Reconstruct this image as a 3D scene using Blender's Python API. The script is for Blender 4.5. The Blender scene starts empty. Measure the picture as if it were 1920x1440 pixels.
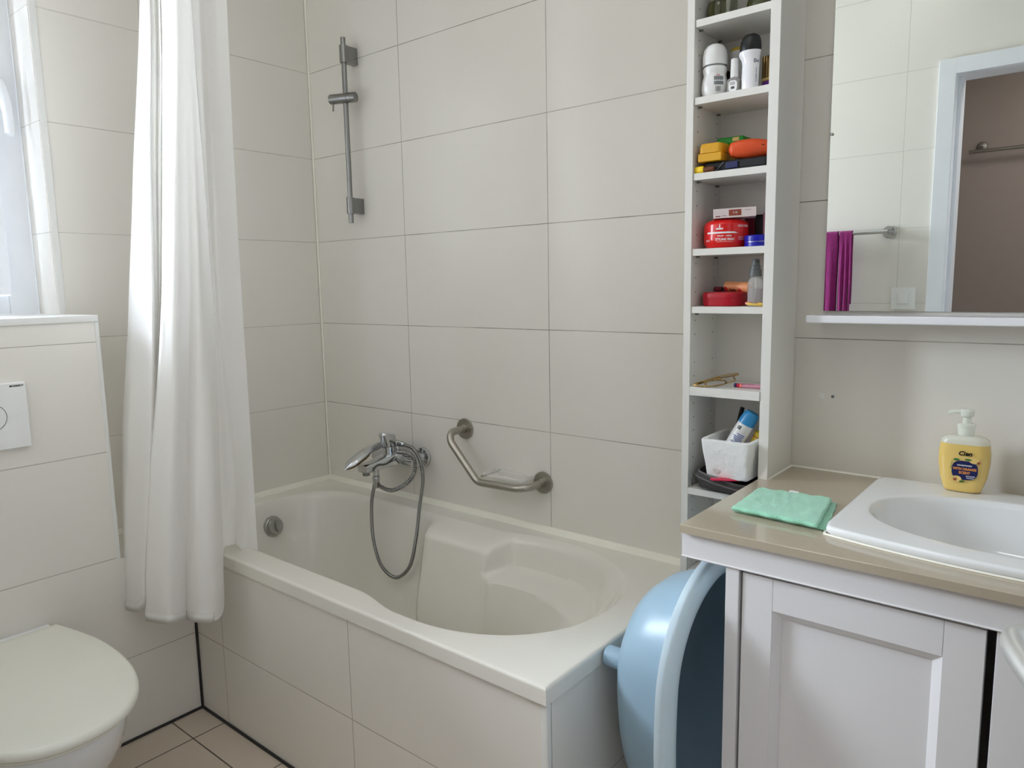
import bpy, bmesh, math, random
from mathutils import Vector, Matrix, noise
random.seed(7)
PI = math.pi
sc = bpy.context.scene
col = sc.collection

# ------------------------------------------------------------------ camera, world, light, exposure
cam_d = bpy.data.cameras.new('camera'); cam = bpy.data.objects.new('camera', cam_d); col.objects.link(cam)
RT = Vector((0.774814, 0.631926, -0.01825)); UP = Vector((-0.07156, 0.116351, 0.990627)); FW = Vector((-0.628126, 0.766246, -0.135371))
M = Matrix((RT, UP, -FW)).transposed().to_4x4(); M.translation = Vector((2.30778, -1.68702, 1.27675))
cam.matrix_world = M
cam_d.sensor_width = 36; cam_d.lens = 36 * 1364.54 / 1920; cam_d.clip_start = 0.02
sc.camera = cam
sc.view_settings.view_transform = 'Standard'; sc.view_settings.look = 'None'
sc.view_settings.gamma = 1; sc.view_settings.use_curve_mapping = False
sc.view_settings.exposure = 0.15
sc.cycles.max_bounces = 14; sc.cycles.diffuse_bounces = 8; sc.cycles.glossy_bounces = 6
sc.cycles.transmission_bounces = 10; sc.cycles.transparent_max_bounces = 12
sc.cycles.use_denoising = True; sc.cycles.caustics_reflective = False; sc.cycles.caustics_refractive = False

w = bpy.data.worlds.new('daylight'); sc.world = w; w.use_nodes = True
wb = w.node_tree.nodes['Background']; wb.inputs[0].default_value = (0.74, 0.86, 1.0, 1); wb.inputs[1].default_value = 3.0

def area(name, loc, rot, sx, sy, power, color):
    l = bpy.data.lights.new(name, 'AREA'); l.shape = 'RECTANGLE'; l.size = sx; l.size_y = sy; l.energy = power; l.color = color
    o = bpy.data.objects.new(name, l); o.location = loc; o.rotation_euler = rot; col.objects.link(o); return o
# daylight entering by the window (stands outside the glass, shines into the room)
area('window_daylight', (-0.42, -1.24, 1.80), (0, math.radians(-78), 0), 1.0, 0.8, 155, (0.80, 0.885, 1.0))
# unseen fill lights, added under the bathroom ceiling and in the hall
area('ceiling_fill_light', (1.55, -0.98, 2.52), (0, 0, 0), 0.34, 0.34, 1.6, (1.0, 0.955, 0.88))
area('hall_fill_light', (2.4, -2.1, 2.38), (0, 0, 0), 0.5, 0.5, 8.5, (0.97, 0.96, 1.0))

# ------------------------------------------------------------------ materials
def lin(c):
    return tuple(((v / 12.92) if v <= 0.04045 else ((v + 0.055) / 1.055) ** 2.4) for v in [x / 255 for x in c]) + (1,)
def pm(name, c, rough=0.5, metal=0.0, var=0.04, scale=18, bump=0.0, bscale=60, coat=0.0, trans=0.0, ior=1.45, alpha=1.0, sheen=0, sss=0, stretch=None):
    m = bpy.data.materials.new(name); m.use_nodes = True; nt = m.node_tree; n = nt.nodes; L = nt.links
    b = n['Principled BSDF']
    b.inputs['Roughness'].default_value = rough; b.inputs['Metallic'].default_value = metal
    b.inputs['Coat Weight'].default_value = coat; b.inputs['Coat Roughness'].default_value = 0.08
    b.inputs['Transmission Weight'].default_value = trans; b.inputs['IOR'].default_value = ior; b.inputs['Alpha'].default_value = alpha
    b.inputs['Sheen Weight'].default_value = sheen
    if sss:
        b.inputs['Subsurface Weight'].default_value = sss; b.inputs['Subsurface Scale'].default_value = 0.01
    tc = n.new('ShaderNodeTexCoord'); mp = n.new('ShaderNodeMapping'); L.new(tc.outputs['Object'], mp.inputs[0])
    if stretch: mp.inputs['Scale'].default_value = stretch
    ns = n.new('ShaderNodeTexNoise'); ns.inputs['Scale'].default_value = scale; ns.inputs['Detail'].default_value = 5
    L.new(mp.outputs[0], ns.inputs['Vector'])
    mx = n.new('ShaderNodeMix'); mx.data_type = 'RGBA'; base = lin(c)
    mx.inputs['A'].default_value = tuple(max(0, v * (1 - var)) for v in base[:3]) + (1,)
    mx.inputs['B'].default_value = tuple(min(1, v * (1 + var)) for v in base[:3]) + (1,)
    L.new(ns.outputs[0], mx.inputs['Factor']); L.new(mx.outputs['Result'], b.inputs['Base Color'])
    if bump:
        n2 = n.new('ShaderNodeTexNoise'); n2.inputs['Scale'].default_value = bscale; n2.inputs['Detail'].default_value = 4
        L.new(mp.outputs[0], n2.inputs['Vector'])
        bp = n.new('ShaderNodeBump'); bp.inputs['Strength'].default_value = bump; bp.inputs['Distance'].default_value = 0.004
        L.new(n2.outputs[0], bp.inputs['Height']); L.new(bp.outputs[0], b.inputs['Normal'])
    return m

def tile_mat(name, c, hor, hoff, hper, voff=0.2455, vper=0.30, vert=2, gw=0.0011, rough=0.28, dirt=0.8, gcol=(176, 174, 163), gdark=(88, 80, 68), var=0.02, spec=0.5):
    """Glazed tiles: joints from world position along axis `hor` and axis `vert`."""
    m = bpy.data.materials.new(name); m.use_nodes = True; nt = m.node_tree; n = nt.nodes; L = nt.links
    b = n['Principled BSDF']; b.inputs['Roughness'].default_value = rough; b.inputs['Specular IOR Level'].default_value = spec
    g = n.new('ShaderNodeNewGeometry'); sp = n.new('ShaderNodeSeparateXYZ'); L.new(g.outputs['Position'], sp.inputs[0])
    def mth(op, a, bb=None, clamp=False):
        x = n.new('ShaderNodeMath'); x.operation = op; x.use_clamp = clamp
        for i, v in enumerate((a, bb)):
            if v is None: continue
            if isinstance(v, (int, float)): x.inputs[i].default_value = v
            else: L.new(v, x.inputs[i])
        return x.outputs[0]
    def joint(ax, off, per):
        s = mth('SUBTRACT', sp.outputs[ax], off - per * 20)
        f = mth('MODULO', s, per); d = mth('SUBTRACT', f, per); d = mth('ABSOLUTE', d); mn = mth('MINIMUM', f, d)
        q = mth('DIVIDE', mn, gw)
        return mth('SUBTRACT', 1.35, q, True)
    j = mth('MAXIMUM', joint(vert, voff, vper), joint(hor, hoff, hper)) if hor is not None else joint(vert, voff, vper)
    ns = n.new('ShaderNodeTexNoise'); ns.inputs['Scale'].default_value = 2.6; ns.inputs['Detail'].default_value = 7; ns.inputs['Roughness'].default_value = 0.7
    L.new(g.outputs['Position'], ns.inputs['Vector'])
    cr = n.new('ShaderNodeValToRGB'); cr.color_ramp.elements[0].position = 0.42; cr.color_ramp.elements[1].position = 0.58
    cr.color_ramp.elements[0].color = lin(gcol); cr.color_ramp.elements[1].color = tuple(lin(gcol)[i] * (1 - dirt) + lin(gdark)[i] * dirt for i in range(3)) + (1,)
    L.new(ns.outputs[0], cr.inputs[0])
    n3 = n.new('ShaderNodeTexNoise'); n3.inputs['Scale'].default_value = 1.7; n3.inputs['Detail'].default_value = 3
    L.new(g.outputs['Position'], n3.inputs['Vector'])
    mv = n.new('ShaderNodeMix'); mv.data_type = 'RGBA'; base = lin(c)
    mv.inputs['A'].default_value = tuple(v * (1 - var) for v in base[:3]) + (1,); mv.inputs['B'].default_value = tuple(min(1, v * (1 + var)) for v in base[:3]) + (1,)
    L.new(n3.outputs[0], mv.inputs['Factor'])
    mx = n.new('ShaderNodeMix'); mx.data_type = 'RGBA'; L.new(j, mx.inputs['Factor']); L.new(mv.outputs['Result'], mx.inputs['A']); L.new(cr.outputs[0], mx.inputs['B'])
    L.new(mx.outputs['Result'], b.inputs['Base Color'])
    rr = mth('ADD', rough, mth('MULTIPLY', j, 0.5), True); L.new(rr, b.inputs['Roughness'])
    bp = n.new('ShaderNodeBump'); bp.inputs['Strength'].default_value = 0.35; bp.inputs['Distance'].default_value = 0.001; bp.invert = True
    L.new(j, bp.inputs['Height'])
    n4 = n.new('ShaderNodeTexNoise'); n4.inputs['Scale'].default_value = 260; n4.inputs['Detail'].default_value = 2; L.new(g.outputs['Position'], n4.inputs['Vector'])
    b2 = n.new('ShaderNodeBump'); b2.inputs['Strength'].default_value = 0.06; b2.inputs['Distance'].default_value = 0.0006
    L.new(n4.outputs[0], b2.inputs['Height']); L.new(bp.outputs[0], b2.inputs['Normal']); L.new(b2.outputs[0], b.inputs['Normal'])
    return m

WT = (225, 221, 213)
T_back = tile_mat('glazed_tile_long_wall', WT, 0, 0.476, 0.5905)
T_end = tile_mat('glazed_tile_end_wall', WT, 1, -0.598, 0.5905, dirt=0.35, gcol=(198, 195, 186))
T_rear = tile_mat('glazed_tile_rear_wall', WT, 0, 1.633, 0.5905, voff=0.272, dirt=0.1, gcol=(196, 194, 186))
T_low = tile_mat('glazed_tile_cistern_wall', WT, None, 0, 1, dirt=0.35)
T_bath = tile_mat('glazed_tile_bath_front', WT, 0, 0.3762, 0.5905, dirt=0.45, gcol=(170, 166, 156))
T_plain = tile_mat('glazed_tile_plain', WT, None, 0, 1, voff=0.2455, dirt=0.2)
T_floor = tile_mat('floor_tile_beige', (198, 184, 168), 0, 0.356, 0.30, voff=-0.781, vper=0.30, vert=1, gw=0.0022, rough=0.45, dirt=0.9, gcol=(90, 82, 70), gdark=(40, 34, 28), var=0.05)
m_paint = pm('ceiling_paint', (232, 230, 224), 0.8)
m_hall = pm('hall_wall_paint', (150, 136, 128), 0.85)
m_seal = pm('cream_sealing_strip', (238, 236, 224), 0.4)
m_silic = pm('dark_silicone', (36, 34, 34), 0.45)
m_trim = pm('white_edge_profile', (222, 222, 218), 0.3)
m_enamel = pm('white_bath_acrylic', (225, 222, 213), 0.13, var=0.01, coat=0.3)
m_ceram = pm('white_ceramic', (228, 230, 230), 0.08, var=0.01, coat=0.5)
m_seat = pm('cream_toilet_plastic', (228, 227, 216), 0.22, var=0.01)
m_wood = pm('white_lacquered_board', (224, 222, 216), 0.35, var=0.02, bump=0.05, bscale=25)
m_woodv = pm('white_lacquered_vanity', (221, 220, 220), 0.33, var=0.02, bump=0.06, bscale=12, stretch=(1, 1, 0.15))
m_dot = pm('peg_hole_dark', (52, 46, 40), 0.8)
m_stone = pm('beige_polished_counter', (176, 165, 145), 0.12, var=0.03, scale=90, coat=0.4)
m_chrome = pm('chrome', (200, 202, 204), 0.09, 1.0, var=0.01)
m_satin = pm('brushed_steel', (172, 167, 158), 0.30, 1.0, var=0.06, scale=50)
m_dsatin = pm('tarnished_chrome', (140, 140, 138), 0.24, 1.0, var=0.10, scale=40)
m_black = pm('black_plastic', (14, 14, 16), 0.35)
m_mirror = pm('mirror_silver', (236, 240, 236), 0.0, 1.0, var=0.0)
m_white = pm('white_plastic', (232, 232, 230), 0.3)
m_whiteg = pm('white_gloss_plastic', (236, 236, 240), 0.15)
m_blueb = pm('light_blue_plastic', (150, 178, 196), 0.34, var=0.02)
m_bluei = pm('light_blue_plastic_rim', (196, 218, 228), 0.22, var=0.03, sss=0.25)
m_cloth = pm('mint_microfibre', (150, 212, 182), 0.95, var=0.07, scale=30, bump=0.6, bscale=500, sheen=0.4)
m_cloth2 = pm('mint_microfibre_edge', (160, 222, 185), 0.95, var=0.05, bump=0.5, bscale=500)
m_foam = pm('white_polystyrene', (238, 238, 236), 0.75, var=0.02, bump=0.7, bscale=55)
m_gold = pm('gold_metal', (160, 132, 84), 0.22, 1.0)
m_yel = pm('mustard_plastic', (214, 158, 20), 0.4)
m_yelb = pm('bright_yellow_plastic', (245, 208, 20), 0.35)
m_org = pm('orange_plastic', (226, 86, 40), 0.42)
m_grn = pm('green_plastic', (16, 140, 30), 0.4)
m_red = pm('red_jar_plastic', (216, 14, 16), 0.25, coat=0.3)
m_dred = pm('dark_red_tin', (176, 8, 34), 0.3)
m_maroon = pm('maroon_card', (110, 24, 44), 0.6)
m_pinkc = pm('pink_card', (204, 142, 156), 0.6)
m_palep = pm('pale_pink_card', (228, 214, 212), 0.55)
m_brownp = pm('brown_print', (150, 72, 52), 0.5)
m_blue = pm('royal_blue_tin', (12, 20, 158), 0.3)
m_navy = pm('navy_print', (18, 26, 84), 0.4)
m_dkblack = pm('black_zip_case', (13, 13, 18), 0.6)
m_grayp = pm('grey_pump_plastic', (96, 100, 98), 0.4)
m_magenta = pm('magenta_towel', (132, 10, 98), 0.95, var=0.18, scale=50, bump=0.6, bscale=300, sheen=0.3)
m_bluecap = pm('blue_cap', (52, 142, 198), 0.3)
m_bluetxt = pm('blue_print', (70, 110, 176), 0.5)
m_greyprint = pm('grey_print', (120, 124, 126), 0.5)
m_whitep = pm('white_print', (240, 240, 240), 0.5)
m_orangep = pm('orange_print', (232, 150, 70), 0.5)
m_redprint = pm('red_print', (210, 50, 60), 0.5)
m_greenp = pm('green_print', (50, 110, 50), 0.5)
m_cream = pm('cream_print', (228, 196, 120), 0.5)
m_peach = pm('peach_tube', (238, 160, 110), 0.4)
m_crimson = pm('crimson_plastic', (206, 30, 74), 0.25)
m_purple = pm('purple_plastic', (110, 40, 150), 0.35)
m_mesh = pm('grey_mesh_bag', (66, 62, 62), 0.8, bump=0.5, bscale=400)
m_zip = pm('grey_zip_tape', (108, 104, 102), 0.7, bump=0.4, bscale=700)
m_bagw = pm('grey_bag_lining', (150, 148, 146), 0.8)
m_tubey = pm('ochre_tube', (196, 166, 46), 0.4)
m_glass = pm('clear_glass', (232, 236, 222), 0.03, trans=1.0, ior=1.45, var=0)
m_clearp = pm('clear_plastic', (240, 240, 236), 0.06, alpha=0.28, var=0)
m_soap = pm('yellow_liquid_soap', (240, 208, 122), 0.14, trans=0.12, var=0.04, sss=0.25, coat=0.4)
m_frost = pm('frosted_pump', (236, 240, 230), 0.2, alpha=0.62, var=0)
m_pinkacr = pm('pink_glitter_acetate', (230, 160, 184), 0.2, trans=0.3, var=0.2, scale=300)
m_frame = pm('white_window_frame', (226, 228, 232), 0.3)
m_added_lamp = pm('added_lamp_glass', (240, 238, 230), 0.3)

def curtain_mat(name, c, tr):
    m = bpy.data.materials.new(name); m.use_nodes = True; nt = m.node_tree; n = nt.nodes; L = nt.links
    b = n['Principled BSDF']; b.inputs['Roughness'].default_value = 0.6; b.inputs['Base Color'].default_value = lin(c); b.inputs['Specular IOR Level'].default_value = 0.3
    t = n.new('ShaderNodeBsdfTranslucent'); t.inputs[0].default_value = lin(c); mx = n.new('ShaderNodeMixShader'); mx.inputs[0].default_value = tr
    tc = n.new('ShaderNodeTexCoord'); mp = n.new('ShaderNodeMapping'); mp.inputs['Scale'].default_value = (1, 1, 0.4); L.new(tc.outputs['Object'], mp.inputs[0])
    ns = n.new('ShaderNodeTexNoise'); ns.inputs['Scale'].default_value = 22; ns.inputs['Detail'].default_value = 4; L.new(mp.outputs[0], ns.inputs[0])
    bp = n.new('ShaderNodeBump'); bp.inputs['Strength'].default_value = 0.12; bp.inputs['Distance'].default_value = 0.01; L.new(ns.outputs[0], bp.inputs['Height'])
    L.new(bp.outputs[0], b.inputs['Normal']); L.new(bp.outputs[0], t.inputs['Normal'])
    L.new(b.outputs[0], mx.inputs[1]); L.new(t.outputs[0], mx.inputs[2]); L.new(mx.outputs[0], n['Material Output'].inputs[0])
    return m
m_curtain = curtain_mat('white_curtain_fabric', (248, 247, 245), 0.34)
m_hem = curtain_mat('white_curtain_hem', (234, 233, 228), 0.2)
def pane_mat():
    m = bpy.data.materials.new('window_glass'); m.use_nodes = True; nt = m.node_tree; n = nt.nodes; L = nt.links
    n.remove(n['Principled BSDF']); t = n.new('ShaderNodeBsdfTransparent'); g = n.new('ShaderNodeBsdfGlossy'); g.inputs['Roughness'].default_value = 0.02
    f = n.new('ShaderNodeFresnel'); mx = n.new('ShaderNodeMixShader'); L.new(f.outputs[0], mx.inputs[0]); L.new(t.outputs[0], mx.inputs[1]); L.new(g.outputs[0], mx.inputs[2])
    L.new(mx.outputs[0], n['Material Output'].inputs[0]); return m
m_pane = pane_mat()

# ------------------------------------------------------------------ helpers
def crom(P, k):
    """Catmull-Rom resample of points."""
    P = [Vector(p) for p in P]; out = []
    for i in range(len(P) - 1):
        p0 = P[max(i - 1, 0)]; p1 = P[i]; p2 = P[i + 1]; p3 = P[min(i + 2, len(P) - 1)]
        for j in range(k):
            t = j / k
            out.append(0.5 * ((2 * p1) + (p2 - p0) * t + (2 * p0 - 5 * p1 + 4 * p2 - p3) * t * t + (3 * p1 - p0 - 3 * p2 + p3) * t ** 3))
    out.append(P[-1]); return out
def sst(a, b, x):
    t = min(1, max(0, (x - a) / (b - a))); return t * t * (3 - 2 * t)

class MB:
    def __init__(s): s.bm = bmesh.new(); s.mi = 0
    def face(s, vs):
        try:
            f = s.bm.faces.new(vs); f.material_index = s.mi; return f
        except ValueError: return None
    def box(s, a, b, bev=0.0, rot=None, seg=2):
        t = bmesh.new(); bmesh.ops.create_cube(t, size=1)
        c = [(a[i] + b[i]) / 2 for i in range(3)]; d = [abs(b[i] - a[i]) for i in range(3)]
        for v in t.verts: v.co = Vector((v.co.x * d[0], v.co.y * d[1], v.co.z * d[2]))
        if bev: bmesh.ops.bevel(t, geom=list(t.edges), offset=bev, segments=seg, profile=0.6, affect='EDGES')
        if rot is not None:
            for v in t.verts: v.co = rot @ v.co
        for v in t.verts: v.co += Vector(c)
        s.merge(t); return s
    def merge(s, t):
        mp = {v: s.bm.verts.new(v.co) for v in t.verts}
        for f in t.faces: s.face([mp[v] for v in f.verts])
        t.free()
    def rings(s, R, closed=True, cap0=True, cap1=True, loop=False):
        V = [[s.bm.verts.new(p) for p in r] for r in R]; n = len(V[0])
        m = len(V)
        for i in range(m if loop else m - 1):
            a = V[i]; b = V[(i + 1) % m]
            for j in range(n if closed else n - 1):
                s.face((a[j], a[(j + 1) % n], b[(j + 1) % n], b[j]))
        if closed and not loop:
            if cap0: s.face(V[0][::-1])
            if cap1: s.face(V[-1])
        return V
    def tube(s, P, r, seg=12, k=1, cap=True, loop=False):
        P = crom(P, k) if k > 1 else [Vector(p) for p in P]
        n = len(P); T = []
        for i in range(n):
            if loop: t = P[(i + 1) % n] - P[(i - 1) % n]
            else: t = P[min(i + 1, n - 1)] - P[max(i - 1, 0)]
            T.append(t.normalized())
        u = T[0].orthogonal().normalized(); R = []
        for i in range(n):
            u = (u - T[i] * u.dot(T[i])).normalized(); v = T[i].cross(u)
            rr = r(i / (n - 1)) if callable(r) else (r[i] if isinstance(r, list) else r)
            R.append([P[i] + (u * math.cos(2 * PI * j / seg) + v * math.sin(2 * PI * j / seg)) * rr for j in range(seg)])
        s.rings(R, cap0=cap, cap1=cap, loop=loop); return s
    def lathe(s, prof, c=(0, 0, 0), axis=(0, 0, 1), seg=32, sx=1, sy=1, cap=True):
        ax = Vector(axis).normalized(); u = ax.orthogonal().normalized()
        if abs(ax.z) > 0.99: u = Vector((1, 0, 0))
        v = ax.cross(u); c = Vector(c)
        s.rings([[c + ax * h + (u * math.cos(2 * PI * j / seg) * sx + v * math.sin(2 * PI * j / seg) * sy) * max(r, 1e-5) for j in range(seg)] for r, h in prof], cap0=cap, cap1=cap); return s
    def poly_extrude(s, pts, vec, bev=0):
        t = bmesh.new(); vs = [t.verts.new(p) for p in pts]; f = t.faces.new(vs)
        r = bmesh.ops.extrude_face_region(t, geom=[f]); bmesh.ops.translate(t, vec=vec, verts=[e for e in r['geom'] if isinstance(e, bmesh.types.BMVert)])
        if bev:
            bmesh.ops.bevel(t, geom=list(t.edges), offset=bev, segments=2, affect='EDGES')
        s.merge(t); return s
    def xf(s, M):
        for v in s.bm.verts: v.co = M @ v.co
        return s
    def jitter(s, amp, scale, seed=0):
        for v in s.bm.verts: v.co += noise.noise_vector(v.co * scale + Vector((seed, seed * 2.1, 0))) * amp
        return s
    def build(s, name, mat, parent=None, world=False, sharp=35, origin=None, subsurf=0, solid=0):
        mats = mat if isinstance(mat, (list, tuple)) else [mat]
        if parent is not None and world:
            off = parent.matrix_world.translation if False else wloc(parent)
            for v in s.bm.verts: v.co -= off
        loc = Vector((0, 0, 0))
        if parent is None:
            if origin is None:
                xs = [v.co for v in s.bm.verts]
                mn = [min(p[i] for p in xs) for i in range(3)]; mxx = [max(p[i] for p in xs) for i in range(3)]
                origin = ((mn[0] + mxx[0]) / 2, (mn[1] + mxx[1]) / 2, mn[2])
            loc = Vector(origin)
            for v in s.bm.verts: v.co -= loc
        bmesh.ops.recalc_face_normals(s.bm, faces=list(s.bm.faces))
        me = bpy.data.meshes.new(name); s.bm.to_mesh(me); s.bm.free()
        for p in me.polygons: p.use_smooth = True
        me.set_sharp_from_angle(angle=math.radians(sharp))
        for m in mats: me.materials.append(m)
        o = bpy.data.objects.new(name, me); col.objects.link(o); o.location = loc
        if parent is not None: o.parent = parent
        if solid:
            md = o.modifiers.new('thickness', 'SOLIDIFY'); md.thickness = solid; md.offset = 0
        if sharp < 180:
            md = o.modifiers.new('weighted normals', 'WEIGHTED_NORMAL'); md.keep_sharp = True; md.weight = 60
        if subsurf:
            md = o.modifiers.new('smooth', 'SUBSURF'); md.levels = subsurf; md.render_levels = subsurf
        return o
def wloc(o):
    l = Vector(o.location)
    while o.parent: o = o.parent; l += Vector(o.location)
    return l
def tag(o, label, cat, group=None):
    o['label'] = label; o['category'] = cat
    if group: o['group'] = group
    return o
def thing(name, label, cat, loc=(0, 0, 0), group=None):
    o = bpy.data.objects.new(name, None); col.objects.link(o); o.location = loc; o.empty_display_size = 0.05
    return tag(o, label, cat, group)
def struct(name, mb, mat, **k):
    o = mb.build(name, mat, **k); o['kind'] = 'structure'; return o

_tc = {}
def text_geo(s, size, res=2, bold=0.0):
    """Flat glyph geometry of a string, centred on its own middle."""
    cu = bpy.data.curves.new('glyphs', 'FONT'); cu.body = s; cu.size = size; cu.resolution_u = res; cu.offset = bold
    cu.align_x = 'CENTER'; cu.align_y = 'CENTER'
    o = bpy.data.objects.new('glyphs', cu); col.objects.link(o)
    me = bpy.data.meshes.new_from_object(o.evaluated_get(bpy.context.evaluated_depsgraph_get()))
    V = [tuple(v.co) for v in me.vertices]; F = [tuple(p.vertices) for p in me.polygons]
    bpy.data.objects.remove(o); bpy.data.curves.remove(cu); bpy.data.meshes.remove(me)
    return V, F
def put_text(mb, s, size, fn, bold=0.0, sx=1.0, shear=0.0, cx=0, cy=0):
    V, F = text_geo(s, size, bold=bold)
    vs = [mb.bm.verts.new(fn(cx + (x + shear * y) * sx, cy + y)) for x, y, z in V]
    for f in F: mb.face([vs[i] for i in f])
def flat(o, ux, uy):
    o = Vector(o); ux = Vector(ux).normalized(); uy = Vector(uy).normalized()
    return lambda x, y: o + ux * x + uy * y
def cylmap(c, r, phi, z0):
    """Wraps a label around a vertical cylinder; phi is the outward direction, 0 = toward -y."""
    return lambda x, y: Vector((c[0] + r * math.sin(phi + x / r), c[1] - r * math.cos(phi + x / r), z0 + y))
def patch(mb, fn, x0, x1, y0, y1, nx=8, ny=2):
    V = [[mb.bm.verts.new(fn(x0 + (x1 - x0) * i / nx, y0 + (y1 - y0) * j / ny)) for i in range(nx + 1)] for j in range(ny + 1)]
    for j in range(ny):
        for i in range(nx): mb.face((V[j][i], V[j][i + 1], V[j + 1][i + 1], V[j + 1][i]))
def blob(mb, fn, cx, cy, rx, ry, n=28, e=2.0):
    vs = []
    for i in range(n):
        a = 2 * PI * i / n; c, s_ = math.cos(a), math.sin(a)
        vs.append(mb.bm.verts.new(fn(cx + rx * math.copysign(abs(c) ** (2 / e), c), cy + ry * math.copysign(abs(s_) ** (2 / e), s_))))
    mb.face(vs)

# ------------------------------------------------------------------ room shell
XR, YR, ZC = 2.78, -1.62, 2.62
struct('floor', MB().box((-0.3, -3.0, -0.06), (XR + 0.1, 0.1, 0)), T_floor)
struct('ceiling', MB().box((-0.3, -3.0, ZC), (XR + 0.1, 0.1, ZC + 0.06)), m_paint)
struct('wall_back', MB().box((-0.3, 0, -0.05), (XR + 0.1, 0.1, ZC)), T_back)
mb = MB()   # end wall with the window opening
WY0, WY1, WZ0, WZ1 = -1.56, -0.895, 1.20, 2.24
mb.box((-0.26, WY1, -0.05), (0, 0.0, ZC)); mb.box((-0.26, -1.80, -0.05), (0, WY0, ZC))
mb.box((-0.26, WY0, -0.05), (0, WY1, WZ0)); mb.box((-0.26, WY0, WZ1), (0, WY1, ZC))
struct('wall_left', mb, T_end)
struct('wall_right', MB().box((XR, -3.0, -0.05), (XR + 0.1, 0.0, ZC)), T_plain)
mb = MB()   # rear wall with the door opening x 1.80..2.62
DX0, DX1, DZ = 1.795, 2.62, 2.04
mb.box((0.0, YR - 0.12, -0.05), (DX0, YR, ZC)); mb.box((DX1, YR - 0.12, -0.05), (XR, YR, ZC)); mb.box((DX0, YR - 0.12, DZ), (DX1, YR, ZC))
struct('wall_rear', mb, T_rear)
struct('wall_hall', MB().box((-0.3, -2.96, -0.05), (XR, -2.86, ZC)), m_hall)
struct('wall_hall_side', MB().box((-0.3, -2.86, -0.05), (-0.2, -1.80, ZC)), m_hall)
# low wall and cistern casing
CX = 0.2245
struct('wall_cistern', MB().box((0.0, YR, 0.0), (CX, -0.6815, 0.541)).box((0.0, YR, 0.541), (CX, -0.888, 1.199)), T_low)
struct('trim_1', MB().box((CX - 0.008, -0.889, 0.535), (CX + 0.0015, -0.879, 1.199), 0.0015), m_trim)
struct('trim_2', MB().box((-0.139, YR, 1.199), (0, -0.8955, 1.217), 0.002).box((-0.0, YR, 1.199), (CX + 0.004, -0.879, 1.217), 0.003), m_trim)      # sill slab
struct('trim_3', MB().box((-0.0005, -0.893, 1.217), (0.0025, -0.875, 2.25), 0.001), m_trim)     # profile at the window reveal
# bath surround
struct('wall_bath_front', MB().box((CX, -0.681, 0), (1.545, -0.665, 0.5035)), T_bath)
struct('wall_bath_end', MB().box((1.537, -0.665, 0), (1.552, 0, 0.5035)), T_plain)
struct('trim_4', MB().box((1.540, -0.6835, 0), (1.5545, -0.669, 0.504), 0.004, seg=3), m_trim)  # corner profile of the surround
struct('trim_5', MB().tube([(CX + 0.003, -0.684, 0.003), (1.55, -0.684, 0.003)], 0.0042, 8).tube([(CX + 0.003, -0.684, 0.003), (CX + 0.003, -1.6, 0.003)], 0.0042, 8)
       .tube([(CX + 0.002, -0.6835, 0.0), (CX + 0.002, -0.6835, 0.536)], 0.0045, 8), m_silic)
struct('trim_6', MB().poly_extrude([(0.0, 0.0, 0.541), (0.0, -0.011, 0.541), (0.0, -0.004, 0.557), (0.0, 0.0, 0.558)], (1.557, 0, 0))
       .poly_extrude([(0.0, -0.001, 0.541), (0.011, -0.001, 0.541), (0.004, -0.001, 0.557), (0.0, -0.001, 0.558)], (0, -0.87, 0)), m_seal)
struct('trim_7', MB().tube([(0.003, -0.003, 0.556), (0.003, -0.003, ZC)], 0.0038, 8), m_seal)

# window: fixed frame, sash, glass
wf = MB()
fx0, fx1 = -0.20, -0.139
wf.box((fx0, WY1 - 0.075, WZ0 + 0.017), (fx1, WY1, WZ1), 0.003); wf.box((fx0, WY0, WZ0 + 0.017), (fx1, WY0 + 0.07, WZ1), 0.003)
wf.box((fx0, WY0 + 0.07, WZ0 + 0.017), (fx1, WY1 - 0.075, WZ0 + 0.075), 0.003); wf.box((fx0, WY0 + 0.07, WZ1 - 0.06), (fx1, WY1 - 0.075, WZ1), 0.003)
win = struct('window_1', wf, m_frame)
s_ = MB(); sy0, sy1, sz0, sz1 = WY0 + 0.062, WY1 - 0.072, 1.274, WZ1 - 0.05; a = 0.06
for b0, b1 in (((sy0, sz0), (sy0 + a, sz1)), ((sy1 - a, sz0), (sy1, sz1)), ((sy0 + a, sz0), (sy1 - a, sz0 + a)), ((sy0 + a, sz1 - a), (sy1 - a, sz1))):
    s_.box((-0.138, b0[0], b0[1]), (-0.118, b1[0], b1[1]), 0.003)
sash = s_.build('window_sash', m_frame, win, world=True)
MB().box((-0.17, sy0 + a, sz0 + a), (-0.164, sy1 - a, sz1 - a)).build('window_pane', m_pane, win, world=True)
h = MB(); h.box((-0.118, -0.985, 1.815), (-0.110, -0.955, 1.885), 0.003)
h.tube([(-0.112, -0.967, 1.85), (-0.085, -0.962, 1.85), (-0.078, -0.955, 1.84), (-0.077, -0.945, 1.79), (-0.077, -0.943, 1.73), (-0.077, -0.945, 1.712)], lambda t: 0.011 + 0.002 * math.sin(PI * t), 12, k=4)
h.build('window_handle', m_frame, win, world=True)
struct('trim_8', MB().tube([(-0.138, -0.897, 1.218), (-0.138, -0.897, 2.24)], 0.0025, 6).tube([(-0.138, -0.897, 1.218), (-0.138, -1.55, 1.218)], 0.0025, 6), m_frame)

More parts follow.
